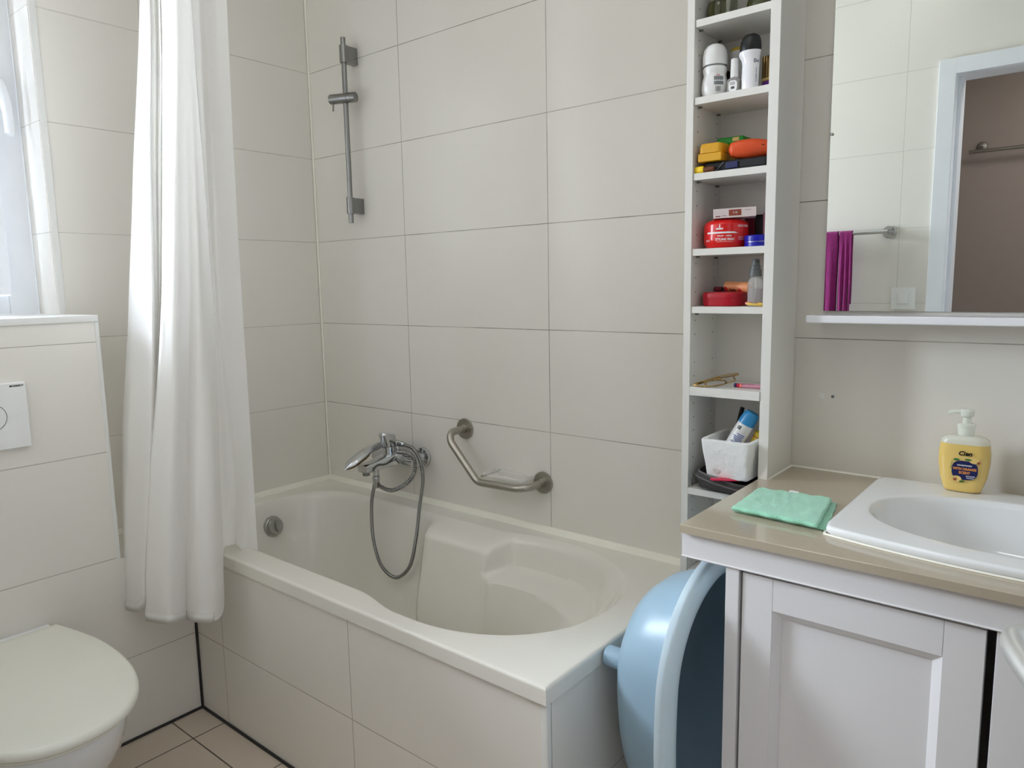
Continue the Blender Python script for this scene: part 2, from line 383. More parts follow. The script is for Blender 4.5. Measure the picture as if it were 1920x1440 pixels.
# door frame, open door leaf
df = MB(); fw = 0.058
for (x0, x1) in ((DX0 - fw + 0.006, DX0 + 0.006), (DX1 - 0.006, DX1 + fw - 0.006)):
    df.box((x0, YR - 0.135, 0), (x1, YR + 0.014, DZ + fw - 0.008), 0.003)
df.box((DX0 - 0.0, YR - 0.135, DZ - 0.008), (DX1, YR + 0.0135, DZ + fw - 0.008), 0.003)
df.box((DX0 + 0.006, YR - 0.13, 0), (DX0 + 0.018, YR - 0.045, DZ - 0.008), 0.001); df.box((DX1 - 0.018, YR - 0.13, 0), (DX1 - 0.006, YR - 0.045, DZ - 0.008), 0.001)
door = struct('door_1', df, m_frame)
hinge = Vector((2.605, -1.600, 0.0)); free = Vector((2.305, -0.822, 0.0)); dv = (free - hinge); dl = dv.length; dv.normalize(); dn = Vector((dv.y, -dv.x, 0)) * -1
if dn.x > 0: dn = -dn
rotd = Matrix((dv, dn, Vector((0, 0, 1)))).transposed()
leaf = MB(); leaf.box((0, -0.04, 0.008), (dl, 0, 2.03), 0.002)
for z0, z1 in ((0.16, 0.95), (1.08, 1.9)):
    leaf.box((0.12, -0.001, z0), (dl - 0.12, 0.003, z1), 0.0025)
leaf.xf(Matrix.Translation(hinge) @ rotd.to_4x4())
lo = leaf.build('door_leaf', m_frame, door, world=True)
hh = MB(); hx = dl - 0.055
hh.lathe([(0.024, 0.0), (0.026, 0.003), (0.025, 0.008), (0.010, 0.011)], (hx, 0, 0.943), (0, 1, 0), 24)
hh.tube([(hx, 0.008, 0.943), (hx, 0.054, 0.943), (hx - 0.006, 0.069, 0.943), (hx - 0.03, 0.074, 0.941), (hx - 0.08, 0.072, 0.937), (hx - 0.125, 0.070, 0.934)], lambda t: 0.0115, 14, k=5)
hh.xf(Matrix.Translation(hinge) @ rotd.to_4x4())
hh.build('door_handle', pm('satin_aluminium', (206, 206, 202), 0.42, 0.8), lo, world=True)

# ------------------------------------------------------------------ bathtub
ZT = 0.541; YC = -0.345
def hw0(x):
    b = 0.270 + 0.030 * sst(0.93, 1.10, x)
    if x < 0.27: u = (0.27 - x) / 0.20; b *= max(0, 1 - min(1, u) ** 2.5) ** 0.4
    if x > 1.14: u = (x - 1.14) / 0.336; b *= max(0, 1 - min(1, u) ** 2.15) ** (1 / 2.15)
    return b
MX = 120
xs0 = []
for i in range(MX + 1):
    t = i / MX; a_ = 0.5 - 0.5 * math.cos(PI * t); xs0.append(0.07 + (1.476 - 0.07) * a_)
# refine near the ends for a round outline
def ring(t):
    f = t / 0.40
    e0 = 0.07 + 0.010 * (1 - math.exp(-t / 0.008)) + 0.095 * f
    e1 = 1.476 - 0.012 * (1 - math.exp(-t / 0.008)) - 0.30 * f ** 1.1
    fil = max(0, (t - 0.33) / 0.07); fil = 1 - math.sqrt(max(0, 1 - fil * fil)) if fil > 0 else 0
    out = []
    for side in (1, -1):
        for x0 in (xs0 if side == 1 else xs0[::-1][1:-1]):
            if x0 > 0.8: x = 0.8 + (x0 - 0.8) * (e1 - 0.07 * fil - 0.8) / (1.476 - 0.8)
            else: x = 0.8 - (0.8 - x0) * (0.8 - e0 - 0.07 * fil) / (0.8 - 0.07)
            w0 = hw0(x0); full = max(w0, 1e-4)
            ins = 0.013 * (1 - math.exp(-t / 0.008)) + 0.085 * f + 0.07 * fil
            B = sst(0.648, 0.70, x); A = sst(0.955, 0.985, x) * (1 - sst(1.30, 1.45, x))
            sh = 0.074 * sst(-0.004, 0.036, t) * (1 - 0.45 * sst(0.25, 0.40, t))
            ar = 0.006 * sst(0.0, 0.02, t) + 0.088 * sst(0.088, 0.112, t) * (1 - 0.5 * sst(0.2, 0.4, t))
            if side == 1: ins += B * (1 - sst(1.25, 1.45, x)) * ((1 - A) * sh + A * ar)
            yy = max(0.0, w0 - ins * min(1, w0 / 0.16))
            out.append(Vector((x, YC + side * yy, ZT - t)))
    return out
ts = [0, 0.0012, 0.003, 0.006, 0.011, 0.018, 0.026, 0.036, 0.047, 0.058, 0.068, 0.080, 0.088, 0.094, 0.100, 0.106, 0.113, 0.122, 0.135, 0.16, 0.20, 0.24, 0.28, 0.31, 0.33, 0.345, 0.36, 0.375, 0.385, 0.393, 0.398, 0.40]
bt = MB()
R0 = ring(0.0)
X0, X1, Y0, Y1 = 0.0005, 1.5572, -0.690, -0.0005
def outr(p, ins, z):
    x0, x1, y0, y1 = X0 + ins * 0.2, X1 - ins, Y0 + ins, Y1
    d = Vector((p.x - 0.78, p.y - YC)); cxx, cyy = (x0 + x1) / 2, (y0 + y1) / 2
    if abs(d.x) < 1e-6 and abs(d.y) < 1e-6: d = Vector((1, 0))
    k = min(((x1 - x0) / 2) / max(1e-9, abs(d.x)), ((y1 - y0) / 2) / max(1e-9, abs(d.y)))
    return Vector((cxx + d.x * k, cyy + d.y * k, z))
def fixcorner(Rg, ins, z):
    x0, x1, y0, y1 = X0 + ins * 0.2, X1 - ins, Y0 + ins, Y1
    for c in ((x0, y0), (x0, y1), (x1, y0), (x1, y1)):
        j = min(range(len(Rg)), key=lambda q: (Rg[q].x - c[0]) ** 2 + (Rg[q].y - c[1]) ** 2); Rg[j] = Vector((c[0], c[1], z))
    return Rg
RR = []
for ins, z in ((0.0, 0.5055), (0.0, ZT - 0.007), (0.0012, ZT - 0.003), (0.004, ZT - 0.0008), (0.009, ZT)):
    RR.append(fixcorner([outr(p, ins, z) for p in R0], ins, z))
RR.append([p + (RR[-1][i] - p) * 0.10 for i, p in enumerate(R0)])
for t in ts: RR.append(ring(t))
V = bt.rings(RR, cap0=False, cap1=False)
last = V[-1]; n_ = len(last)
for i in range(MX):          # floor of the basin
    a = last[i]; b_ = last[i + 1]; c_ = last[(n_ - i - 1) % n_] if i + 1 <= MX - 0 else None
    d_ = last[(n_ - i) % n_]
    vs = []
    for q in (a, b_, c_, d_):
        if q not in vs: vs.append(q)
    if len(vs) >= 3: bt.face(vs)
tub = thing('bathtub', 'white built-in bathtub with moulded armrest, set along the tiled long wall', 'bathtub', (0.78, -0.345, 0.13))
bt.build('tub_shell', m_enamel, tub, world=True, sharp=50)
ov = MB(); oc = Vector((0.098, -0.325, 0.455)); oa = Vector((0.97, 0, 0.24))
ov.lathe([(0.034, -0.012), (0.036, 0.004), (0.034, 0.009), (0.030, 0.012)], oc, oa, 32)
m_okn = pm('worn_satin_chrome', (176, 176, 172), 0.32, 1.0, var=0.1, scale=60)
o1 = ov.build('overflow_knob', m_okn, tub, world=True)
ov = MB(); ov.lathe([(0.029, 0.012), (0.029, 0.022), (0.026, 0.026), (0.0, 0.027)], oc, oa, 32)
ax = oa.normalized(); zz = Vector((-ax.z, 0, ax.x)).normalized(); yy = Vector((0, 1, 0))
o2 = ov.build('knob_cap', m_okn, o1, world=True)
ov = MB(); pts = []
for i in range(20):
    a = 2 * PI * i / 20; pts.append(oc + ax * 0.0265 + yy * (0.0015 + 0.008 * math.cos(a)) + zz * 0.021 * math.sin(a))
ov.poly_extrude(pts, ax * 0.008, 0.002)
ov.build('knob_grip', m_okn, o2, world=True)

# ------------------------------------------------------------------ wall fittings above the bath
def box_rounded(mb, a, b, r): mb.box(a, b, r, seg=3)
# shower rail
sr = thing('shower_rail', 'tarnished steel shower slide rail on the wall in the bath corner', 'shower rail', (0.264, -0.05, 1.50))
MB().lathe([(0.0085, 1.497), (0.0085, 2.103)], (0.2635, -0.05, 0), seg=20).build('rail_pole', m_dsatin, sr, world=True)
for z0, z1 in ((2.022, 2.078), (1.528, 1.582)):
    b = MB(); b.lathe([(0.0135, z0), (0.0135, z1)], (0.2635, -0.05, 0), seg=20); b.box((0.2515, -0.05, z0 + 0.001), (0.2755, 0, z1 - 0.001), 0.0015)
    b.build('wall_bracket', m_dsatin, sr, world=True)
sl = MB(); sl.lathe([(0.015, -0.054), (0.0165, -0.052), (0.0165, 0.012), (0.0155, 0.013), (0.0155, 0.015), (0.0165, 0.016), (0.0165, 0.043), (0.014, 0.045)], (0.2635, -0.055, 1.908), (0.93, 0.36, 0), 28)
so = sl.build('rail_slider', m_dsatin, sr, world=True)
MB().tube([(0.226, -0.073, 1.895), (0.226, -0.075, 1.868)], 0.003, 10).build('slider_pin', m_dsatin, so, world=True)

# grab bar
gb = thing('grab_bar', 'angled brushed steel grab bar on the wall above the bath', 'grab bar', (0.885, 0, 0.68))
P = [(0.728, -0.004, 0.820), (0.728, -0.055, 0.819)]
for a in range(0, 91, 15):
    t = math.radians(a); P.append((0.728 + 0.022 * (1 - math.cos(t)) * 0.7, -0.055 - 0.028 * math.sin(t), 0.819 - 0.030 * (1 - math.cos(t))))
P += [(0.838, -0.084, 0.693), (0.846, -0.084, 0.686), (0.856, -0.084, 0.682), (0.870, -0.084, 0.681), (0.99, -0.084, 0.684)]
for a in range(15, 91, 15):
    t = math.radians(a); P.append((0.990 + 0.048 * math.sin(t), -0.084 + 0.048 * (1 - math.cos(t)), 0.684 + 0.006 * (a / 90)))
P.append((1.040, -0.004, 0.691))
MB().tube(P, 0.0115, 18).build('bar', m_satin, gb, world=True)
for c in ((0.728, 0, 0.820), (1.040, 0, 0.691)):
    MB().lathe([(0.033, 0.0), (0.0335, 0.004), (0.032, 0.008), (0.0145, 0.0085), (0.0145, 0.02), (0.012, 0.021)], c, (0, -1, 0), 36).build('flange', m_satin, gb, world=True)
sd = thing('soap_dish', 'clear acrylic soap dish hung inside the angled grab bar', 'soap dish', (0.94, -0.045, 0.686))
d = MB()
d.box((0.862, -0.074, 0.700), (1.015, -0.012, 0.7035), 0.0015)
for a, b in (((0.862, -0.074, 0.7035), (1.015, -0.071, 0.711)), ((0.862, -0.015, 0.7035), (1.015, -0.012, 0.711)), ((0.862, -0.071, 0.7035), (0.865, -0.015, 0.711)), ((1.012, -0.071, 0.7035), (1.015, -0.015, 0.711))): d.box(a, b, 0.0008)
d.build('dish_tray', m_clearp, sd, world=True)
MB().tube([(0.860, -0.078, 0.698), (0.860, -0.03, 0.698), (0.862, -0.008, 0.700), (0.872, -0.001, 0.706)], 0.0035, 8, k=4).build('dish_hook', m_satin, sd, world=True)

# bath mixer
mx_ = thing('bath_mixer', 'chrome bath mixer tap with lever on the long wall', 'tap', (0.455, -0.06, 0.70))
for x in (0.38, 0.53):
    MB().lathe([(0.0335, 0), (0.034, 0.004), (0.031, 0.011), (0.017, 0.014), (0.015, 0.045)], (x, 0, 0.700), (0, -1, 0), 36).build('rosette', m_chrome, mx_, world=True)
b = MB()
prof = []
for i in range(0, 13):     # body bar between the two connections
    u = i / 12; x = 0.355 + 0.20 * u; r = 0.020 + 0.004 * math.sin(PI * u)
    prof.append([Vector((x, -0.062 + r * 1.05 * math.copysign(abs(math.cos(a)) ** 0.6, math.cos(a)), 0.700 + r * math.copysign(abs(math.sin(a)) ** 0.6, math.sin(a)))) for a in [2 * PI * k / 20 for k in range(20)]])
b.rings(prof)
prof = []
for i in range(0, 15):     # spout pointing into the room
    u = i / 14; y = -0.05 - 0.157 * u; wx = 0.044 - 0.018 * sst(0, 0.7, u) + (0 if i < 14 else -0.003); hz = 0.021 - 0.006 * sst(0.1, 0.9, u) + (0 if i < 14 else -0.003); zc = 0.700 - 0.012 * sst(0.1, 1, u)
    prof.append([Vector((0.455 + wx * math.copysign(abs(math.cos(a)) ** 0.5, math.cos(a)), y, zc + hz * math.copysign(abs(math.sin(a)) ** 0.5, math.sin(a)))) for a in [2 * PI * k / 20 for k in range(20)]])
b.rings(prof)
b.build('tap_body', m_chrome, mx_, world=True)
MB().lathe([(0.012, 0.676), (0.012, 0.664), (0.010, 0.663)], (0.455, -0.191, 0), seg=20).build('aerator', m_dsatin, mx_, world=True)
MB().lathe([(0.011, 0.685), (0.011, 0.655), (0.0095, 0.653)], (0.455, -0.15, 0), seg=20).build('hose_outlet', m_chrome, mx_, world=True)
b = MB(); b.lathe([(0.023, 0.708), (0.022, 0.716), (0.0205, 0.742), (0.0205, 0.7435), (0.019, 0.744)], (0.455, -0.088, 0), seg=28)
lv = b.build('cartridge_housing', m_chrome, mx_, world=True)
b = MB()
b.rings([[Vector((0.455 + rx * math.copysign(abs(math.cos(a)) ** 0.7, math.cos(a)), -0.088 + dy + ry * math.copysign(abs(math.sin(a)) ** 0.7, math.sin(a)), z + tl * math.sin(a) * -1)) for a in [2 * PI * k / 24 for k in range(24)]]
         for rx, ry, dy, z, tl in ((0.0205, 0.0205, 0, 0.745, 0), (0.0215, 0.0225, -0.001, 0.756, 0.001), (0.0225, 0.027, -0.006, 0.772, 0.003), (0.0225, 0.029, -0.008, 0.783, 0.005), (0.019, 0.025, -0.008, 0.788, 0.006))])
b.build('tap_lever', m_chrome, lv, world=True)
# hand shower laid over the mixer
hs = thing('hand_shower', 'chrome hand shower lying across the bath mixer', 'shower head', (0.44, -0.13, 0.73))
P = [(0.435, -0.262, 0.694), (0.436, -0.25, 0.703), (0.440, -0.225, 0.717), (0.443, -0.195, 0.731), (0.441, -0.165, 0.7415), (0.436, -0.13, 0.746), (0.432, -0.10, 0.7475), (0.436, -0.07, 0.7475), (0.447, -0.045, 0.745)]
C = crom(P, 5); rr = []
hb = MB(); RG = []; FW_ = []
for i, p in enumerate(C):
    u = i / (len(C) - 1)
    wd = 0.003 + 0.021 * sst(0, 0.22, u) - 0.012 * sst(0.35, 0.6, u); ht = 0.0025 + 0.0125 * sst(0, 0.28, u) - 0.003 * sst(0.35, 0.6, u); FW_.append((wd, ht))
    RG.append([p + Vector((wd * math.cos(a), 0, ht * math.sin(a))) for a in [2 * PI * k / 20 for k in range(20)]])
hb.rings(RG); hb.build('shower_body', m_chrome, hs, world=True)
f = MB(); RG = []
FWD = FW_[3:19]
for i, p in enumerate(C[3:19]):
    RG.append([p + Vector((FWD[i][0] * 1.04 * math.cos(q), 0.0, FWD[i][1] * 1.10 * math.sin(q))) for q in [math.radians(g) for g in (-100, -80, -60, -40, -22, -8)]])
f.rings(RG, closed=False); f.build('spray_face', pm('scaled_nozzle_plate', (96, 74, 44), 0.5, 0.3, var=0.5, scale=220), hs, world=True, solid=0.002)
MB().lathe([(0.0095, 0), (0.0105, 0.002), (0.0105, 0.02), (0.008, 0.03), (0.0065, 0.034)], (0.447, -0.045, 0.745), (0.86, 0.25, -0.12), 20).build('hose_nut', m_chrome, hs, world=True)

def hose(name, P, r, pitch, label, depth=0.82):
    C = crom(P, 40); L_ = [0]
    for i in range(1, len(C)): L_.append(L_[-1] + (C[i] - C[i - 1]).length)
    tot = L_[-1]; n = int(tot / pitch * 4); Q = []; j = 0
    for i in range(n + 1):
        s0 = tot * i / n
        while j < len(L_) - 2 and L_[j + 1] < s0: j += 1
        u = (s0 - L_[j]) / max(1e-9, L_[j + 1] - L_[j]); Q.append(C[j].lerp(C[j + 1], u))
    rad = [r * (1 if i % 4 in (1, 2) else depth) for i in range(n + 1)]
    o = MB().tube(Q, rad, 12).build(name, m_dsatin, sharp=80); tag(o, label, 'hose'); return o
hose('shower_hose', [(0.475, -0.04, 0.741), (0.538, -0.055, 0.738), (0.585, -0.07, 0.705), (0.616, -0.09, 0.651), (0.628, -0.12, 0.571), (0.632, -0.145, 0.472), (0.608, -0.155, 0.376), (0.544, -0.16, 0.324),
      (0.473, -0.16, 0.349), (0.432, -0.155, 0.432), (0.424, -0.15, 0.541), (0.440, -0.15, 0.609), (0.449, -0.15, 0.634)], 0.0062, 0.0042, 'long ribbed metal shower hose hanging in a loop into the bath')
hose('coiled_hose', [(0.4585, -0.15, 0.634), (0.467, -0.145, 0.618), (0.509, -0.13, 0.608), (0.556, -0.11, 0.633), (0.582, -0.095, 0.672), (0.578, -0.09, 0.715), (0.545, -0.09, 0.731), (0.500, -0.092, 0.729)], 0.0075, 0.0068, 'short thick coiled hose curled under the bath mixer', 0.62)
o = MB().lathe([(0.0125, 0.652), (0.0135, 0.648), (0.0135, 0.640), (0.0095, 0.625), (0.0085, 0.612)], (0.4535, -0.15, 0), seg=20).build('hose_nut', m_chrome, mx_, world=True)

# ------------------------------------------------------------------ shower curtain and its rail
cols = [
  [(0.271, -0.72, 2.037), (0.252, -0.761, 1.626), (0.222, -0.801, 1.2), (0.19, -0.842, 0.752), (0.224, -0.875, 0.391)],
  [(0.325, -0.74, 2.019), (0.309, -0.778, 1.618), (0.289, -0.816, 1.201), (0.257, -0.854, 0.765), (0.28, -0.885, 0.405)],
  [(0.366, -0.75, 2.006), (0.367, -0.785, 1.61), (0.368, -0.821, 1.203), (0.335, -0.856, 0.778), (0.331, -0.885, 0.418)],
  [(0.393, -0.755, 1.998), (0.395, -0.788, 1.606), (0.414, -0.821, 1.204), (0.401, -0.854, 0.788), (0.359, -0.88, 0.441)],
  [(0.367, -0.737, 2.009), (0.365, -0.768, 1.612), (0.379, -0.8, 1.202), (0.364, -0.831, 0.777), (0.327, -0.855, 0.431)],
  [(0.397, -0.745, 2.0), (0.395, -0.774, 1.608), (0.396, -0.803, 1.202), (0.37, -0.833, 0.778), (0.334, -0.855, 0.432)],
  [(0.384, -0.733, 2.006), (0.382, -0.763, 1.611), (0.378, -0.792, 1.202), (0.344, -0.822, 0.772), (0.31, -0.845, 0.422)],
  [(0.424, -0.745, 1.993), (0.418, -0.773, 1.606), (0.405, -0.801, 1.202), (0.355, -0.829, 0.775), (0.319, -0.85, 0.426)],
  [(0.415, -0.735, 1.998), (0.411, -0.764, 1.607), (0.395, -0.793, 1.202), (0.335, -0.823, 0.77), (0.304, -0.845, 0.42)],
  [(0.505, -0.775, 1.965), (0.502, -0.803, 1.592), (0.489, -0.832, 1.205), (0.412, -0.86, 0.791), (0.361, -0.885, 0.405)],
  [(0.54, -0.785, 1.954), (0.533, -0.811, 1.588), (0.518, -0.836, 1.206), (0.452, -0.862, 0.798), (0.398, -0.885, 0.407)],
  [(0.585, -0.785, 1.943), (0.567, -0.806, 1.584), (0.551, -0.826, 1.206), (0.506, -0.847, 0.803), (0.458, -0.865, 0.411)],
  [(0.581, -0.765, 1.949), (0.559, -0.779, 1.588), (0.534, -0.793, 1.204), (0.482, -0.808, 0.79), (0.444, -0.82, 0.401)],
  [(0.581, -0.757, 1.951), (0.565, -0.77, 1.589), (0.535, -0.783, 1.204), (0.49, -0.797, 0.789), (0.439, -0.808, 0.396)],
  [(0.578, -0.75, 1.954), (0.576, -0.765, 1.588), (0.567, -0.781, 1.204), (0.535, -0.796, 0.796), (0.508, -0.81, 0.409)],
  [(0.56, -0.735, 1.963), (0.561, -0.747, 1.592), (0.558, -0.758, 1.203), (0.555, -0.77, 0.793), (0.529, -0.78, 0.406)],
  [(0.519, -0.71, 1.979), (0.521, -0.717, 1.6), (0.522, -0.723, 1.201), (0.512, -0.73, 0.778), (0.503, -0.735, 0.427)],
  [(0.477, -0.69, 1.995), (0.486, -0.695, 1.606), (0.495, -0.7, 1.199), (0.476, -0.705, 0.766), (0.469, -0.707, 0.562)],
  [(0.52, -0.705, 1.98), (0.504, -0.701, 1.604), (0.491, -0.696, 1.199), (0.492, -0.692, 0.766), (0.468, -0.69, 0.575)],
  [(0.558, -0.715, 1.968), (0.525, -0.705, 1.601), (0.499, -0.694, 1.199), (0.494, -0.684, 0.765), (0.468, -0.68, 0.575)],
  [(0.551, -0.7, 1.974), (0.513, -0.691, 1.604), (0.488, -0.682, 1.198), (0.492, -0.674, 0.762), (0.461, -0.67, 0.571)],
  [(0.539, -0.685, 1.981), (0.499, -0.676, 1.607), (0.474, -0.667, 1.197), (0.482, -0.659, 0.757), (0.45, -0.655, 0.559)],
  [(0.559, -0.67, 1.98), (0.515, -0.656, 1.608), (0.482, -0.641, 1.196), (0.465, -0.627, 0.747), (0.431, -0.62, 0.519)],
  [(0.574, -0.65, 1.982), (0.527, -0.634, 1.609), (0.495, -0.619, 1.195), (0.467, -0.603, 0.742), (0.45, -0.595, 0.48)],
]
def zsample(c, k):
    """k in 0..1 from the rail down to the hem."""
    top = Vector(c[0]) + (Vector(c[0]) - Vector(c[1])) * 0.34; top.z = 2.17
    P = [top] + [Vector(p) for p in c]; zh = c[-1][2]; z = 2.17 + (zh - 2.17) * k
    for i in range(len(P) - 1):
        if z >= P[i + 1].z - 1e-6 or i == len(P) - 2:
            u = (P[i].z - z) / (P[i].z - P[i + 1].z)
            a = P[max(i - 1, 0)]; b = P[i]; c2 = P[i + 1]; d = P[min(i + 2, len(P) - 1)]
            q = 0.5 * ((2 * b) + (c2 - a) * u + (2 * a - 5 * b + 4 * c2 - d) * u * u + (3 * b - a - 3 * c2 + d) * u ** 3)
            q.z = z; return q
NZ = 70; rows = []
for kz in range(NZ + 1):
    k = kz / NZ; base = [zsample(c, k) for c in cols]; rr = crom(base, 5)
    for i, p in enumerate(rr):
        s = i / len(rr)
        off = noise.noise(Vector((s * 14, k * 3.2, 1.5))) * 0.004 + noise.noise(Vector((s * 40, k * 9, 4.5))) * 0.0014
        p.y += off; p.x += noise.noise(Vector((s * 12, k * 3, 9.1))) * 0.0025
    rows.append(rr)
def sheet(rws):
    b = MB(); V = [[b.bm.verts.new(p) for p in r] for r in rws]
    for j in range(len(V) - 1):
        for i in range(len(V[0]) - 1): b.face((V[j][i], V[j][i + 1], V[j + 1][i + 1], V[j + 1][i]))
    return b
cur = thing('shower_curtain', 'white shower curtain bunched at the left end of the bath', 'shower curtain', (0.42, -0.74, 0.36))
sheet(rows).build('curtain_panel', m_curtain, cur, world=True, sharp=180)
hm = [[p + Vector((0, -0.0012, 0)) for p in rows[j][: 5 * 15 + 1]] for j in (NZ - 1, NZ)]
sheet(hm).build('hem', m_hem, cur, world=True, sharp=180, solid=0.0015)
st = MB(); st.tube([p + Vector((0.0, -0.0014, 0.0)) for p in rows[NZ - 1][: 5 * 15]], 0.0009, 5)
st.build('hem_stitching', m_hem, cur, world=True)
rl = thing('curtain_rail', 'white shower curtain rail above the bath, fixed to both walls', 'curtain rail', (0.8, -0.70, 2.2))
MB().tube([(0.001, -0.705, 2.20), (1.35, -0.705, 2.20), (1.44, -0.68, 2.20), (1.47, -0.60, 2.20), (1.47, -0.001, 2.20)], 0.010, 12).build('rail', m_white, rl, world=True)

# ------------------------------------------------------------------ toilet and flush plate
tl = thing('toilet', 'white wall-hung toilet with cream lid below the cistern casing', 'toilet', (0.5, -1.215, 0.06))
TY = -1.215
def dshape(x0, x1, w, wb, n=40, ins=0.0, yc=TY):
    """D outline: straight back at x0, round front at x1."""
    pts = []; L_ = x1 - x0; xm = x0 + 0.42 * L_
    for i in range(n + 1):
        u = i / n; x = x0 + L_ * (0.5 - 0.5 * math.cos(PI * u))
        if x < xm: h = wb + (w - wb) * math.sin(PI / 2 * (x - x0) / (xm - x0))
        else: h = w * max(0, 1 - ((x - xm) / (x1 - xm)) ** 2.3) ** (1 / 2.3)
        pts.append((x, h))
    return [Vector((x, yc + h, 0)) for x, h in pts] + [Vector((x, yc - h, 0)) for x, h in pts[::-1][1:-1]] if pts[0][1] == 0 else [Vector((x, yc + h, 0)) for x, h in pts] + [Vector((x, yc - h, 0)) for x, h in pts[::-1][1:]]
def dring(x0, x1, w, wb, z): return [p + Vector((0, 0, z)) for p in dshape(x0, x1, w, wb)]
b = MB(); b.rings([dring(CX, 0.44, 0.085, 0.09, 0.085), dring(CX, 0.50, 0.10, 0.095, 0.09), dring(CX, 0.60, 0.125, 0.11, 0.15), dring(CX, 0.70, 0.15, 0.125, 0.22), dring(CX, 0.775, 0.168, 0.135, 0.30), dring(CX, 0.805, 0.174, 0.14, 0.36), dring(CX, 0.81, 0.176, 0.142, 0.392), dring(CX + 0.002, 0.805, 0.172, 0.14, 0.398)])
b.build('toilet_bowl', m_ceram, tl, world=True, sharp=60)
b = MB(); b.rings([dring(0.262, 0.822, 0.178, 0.146, 0.4), dring(0.26, 0.826, 0.181, 0.148, 0.403), dring(0.26, 0.826, 0.181, 0.148, 0.411), dring(0.262, 0.822, 0.178, 0.146, 0.414)])
b.build('toilet_seat', m_seat, tl, world=True, sharp=60)
b = MB(); b.rings([dring(0.270, 0.838, 0.186, 0.150, 0.415), dring(0.268, 0.842, 0.190, 0.152, 0.419), dring(0.268, 0.842, 0.190, 0.152, 0.427), dring(0.270, 0.838, 0.187, 0.150, 0.433), dring(0.276, 0.83, 0.180, 0.146, 0.4365), dring(0.30, 0.79, 0.150, 0.12, 0.4385), dring(0.35, 0.70, 0.09, 0.07, 0.4395)])
b.build('toilet_lid', m_seat, tl, world=True, sharp=60)
MB().box((0.2255, TY - 0.12, 0.400), (0.272, TY + 0.145, 0.424), 0.004, seg=3).build('hinge_strip', m_ceram, tl, world=True)
fp = thing('flush_plate', 'white dual flush plate on the tiled cistern casing', 'flush plate', (CX, -1.188, 0.897))
MB().box((CX, -1.311, 0.897), (CX + 0.012, -1.065, 1.061), 0.004, seg=3).build('plate', m_white, fp, world=True)
for yc, r in ((-1.1455, 0.0335), (-1.225, 0.0445)):
    b = MB(); b.lathe([(r, 0), (r, 0.0008)], (CX + 0.0118, yc, 0.9795), (1, 0, 0), 48)
    g = b.build('button_gap', m_black, fp, world=True)
    MB().lathe([(r - 0.0014, 0), (r - 0.0014, 0.0014), (r - 0.003, 0.002)], (CX + 0.0118, yc, 0.9795), (1, 0, 0), 48).build('flush_button', m_white, fp, world=True)
t = MB(); put_text(t, 'GEBERIT', 0.0062, flat((CX + 0.0124, -1.0835, 1.052), (0, 1, 0), (0, 0, 1)), bold=0.0002, sx=1.15)
t.mi = 0; patch(t, flat((CX + 0.0124, -1.0985, 1.052), (0, 1, 0), (0, 0, 1)), -0.002, 0.002, -0.002, 0.002, 1, 1)
t.build('plate_lettering', m_black, fp, world=True)

# ------------------------------------------------------------------ shelf tower
TX0, TX1, TI0, TI1, TYF = 1.558, 1.760, 1.575, 1.739, -0.152
tw = thing('shelf_tower', 'tall narrow white open shelf tower between the bath and the mirror', 'shelf', (1.659, -0.076, 0.0))
for nm, x0, x1 in (('side_board', TX0, TI0), ('side_board', TI1, TX1)):
    b = MB(); b.box((x0, TYF, 0.0), (x1, -0.001, 2.30), 0.0012)
    b.mi = 1
    xx = x1 + 0.0001 if x0 == TX0 else x0 - 0.0001
    k = 0
    while 0.58 + 0.032 * k < 2.28:
        z = 0.58 + 0.032 * k; k += 1
        if k % 9 == 0: continue
        for y in (-0.128, -0.030):
            fn = lambda u, v, y=y, z=z, xx=xx: Vector((xx, y + u, z + v)); blob(b, fn, 0, 0, 0.0018, 0.0018, 10)
    b.build(nm, [m_wood, m_dot], tw, world=True)
MB().box((TI0, -0.006, 0.10), (TI1, -0.001, 2.30)).build('back_board', m_wood, tw, world=True)
MB().box((TI0, TYF + 0.004, 2.284), (TI1, -0.006, 2.30)).build('top_board', m_wood, tw, world=True)
SH = {'perfume': 1.832, 'deo': 1.672, 'cases': 1.512, 'wax': 1.348, 'spray': 1.220, 'clip': 1.038, 'bag': 0.800, 'low': 0.60, 'top': 2.0}
for k, z in SH.items():
    yf = TYF + 0.003 if k not in ('clip', 'bag') else TYF - 0.002
    th = 0.015 if k != 'clip' else 0.020
    MB().box((TI0 + 0.001, yf, z - th), (TI1 - 0.0005, -0.0065, z), 0.0008).build('shelf_board', m_wood, tw, world=True)
    for x, s in ((TI0 + 0.0005, 1), (TI1 - 0.0005, -1)):
        for y in (-0.128, -0.030): MB().lathe([(0.0022, 0), (0.0022, 0.008)], (x, y, z - th - 0.0024), (s, 0, 0), 10).build('shelf_pin', m_dsatin, tw, world=True)

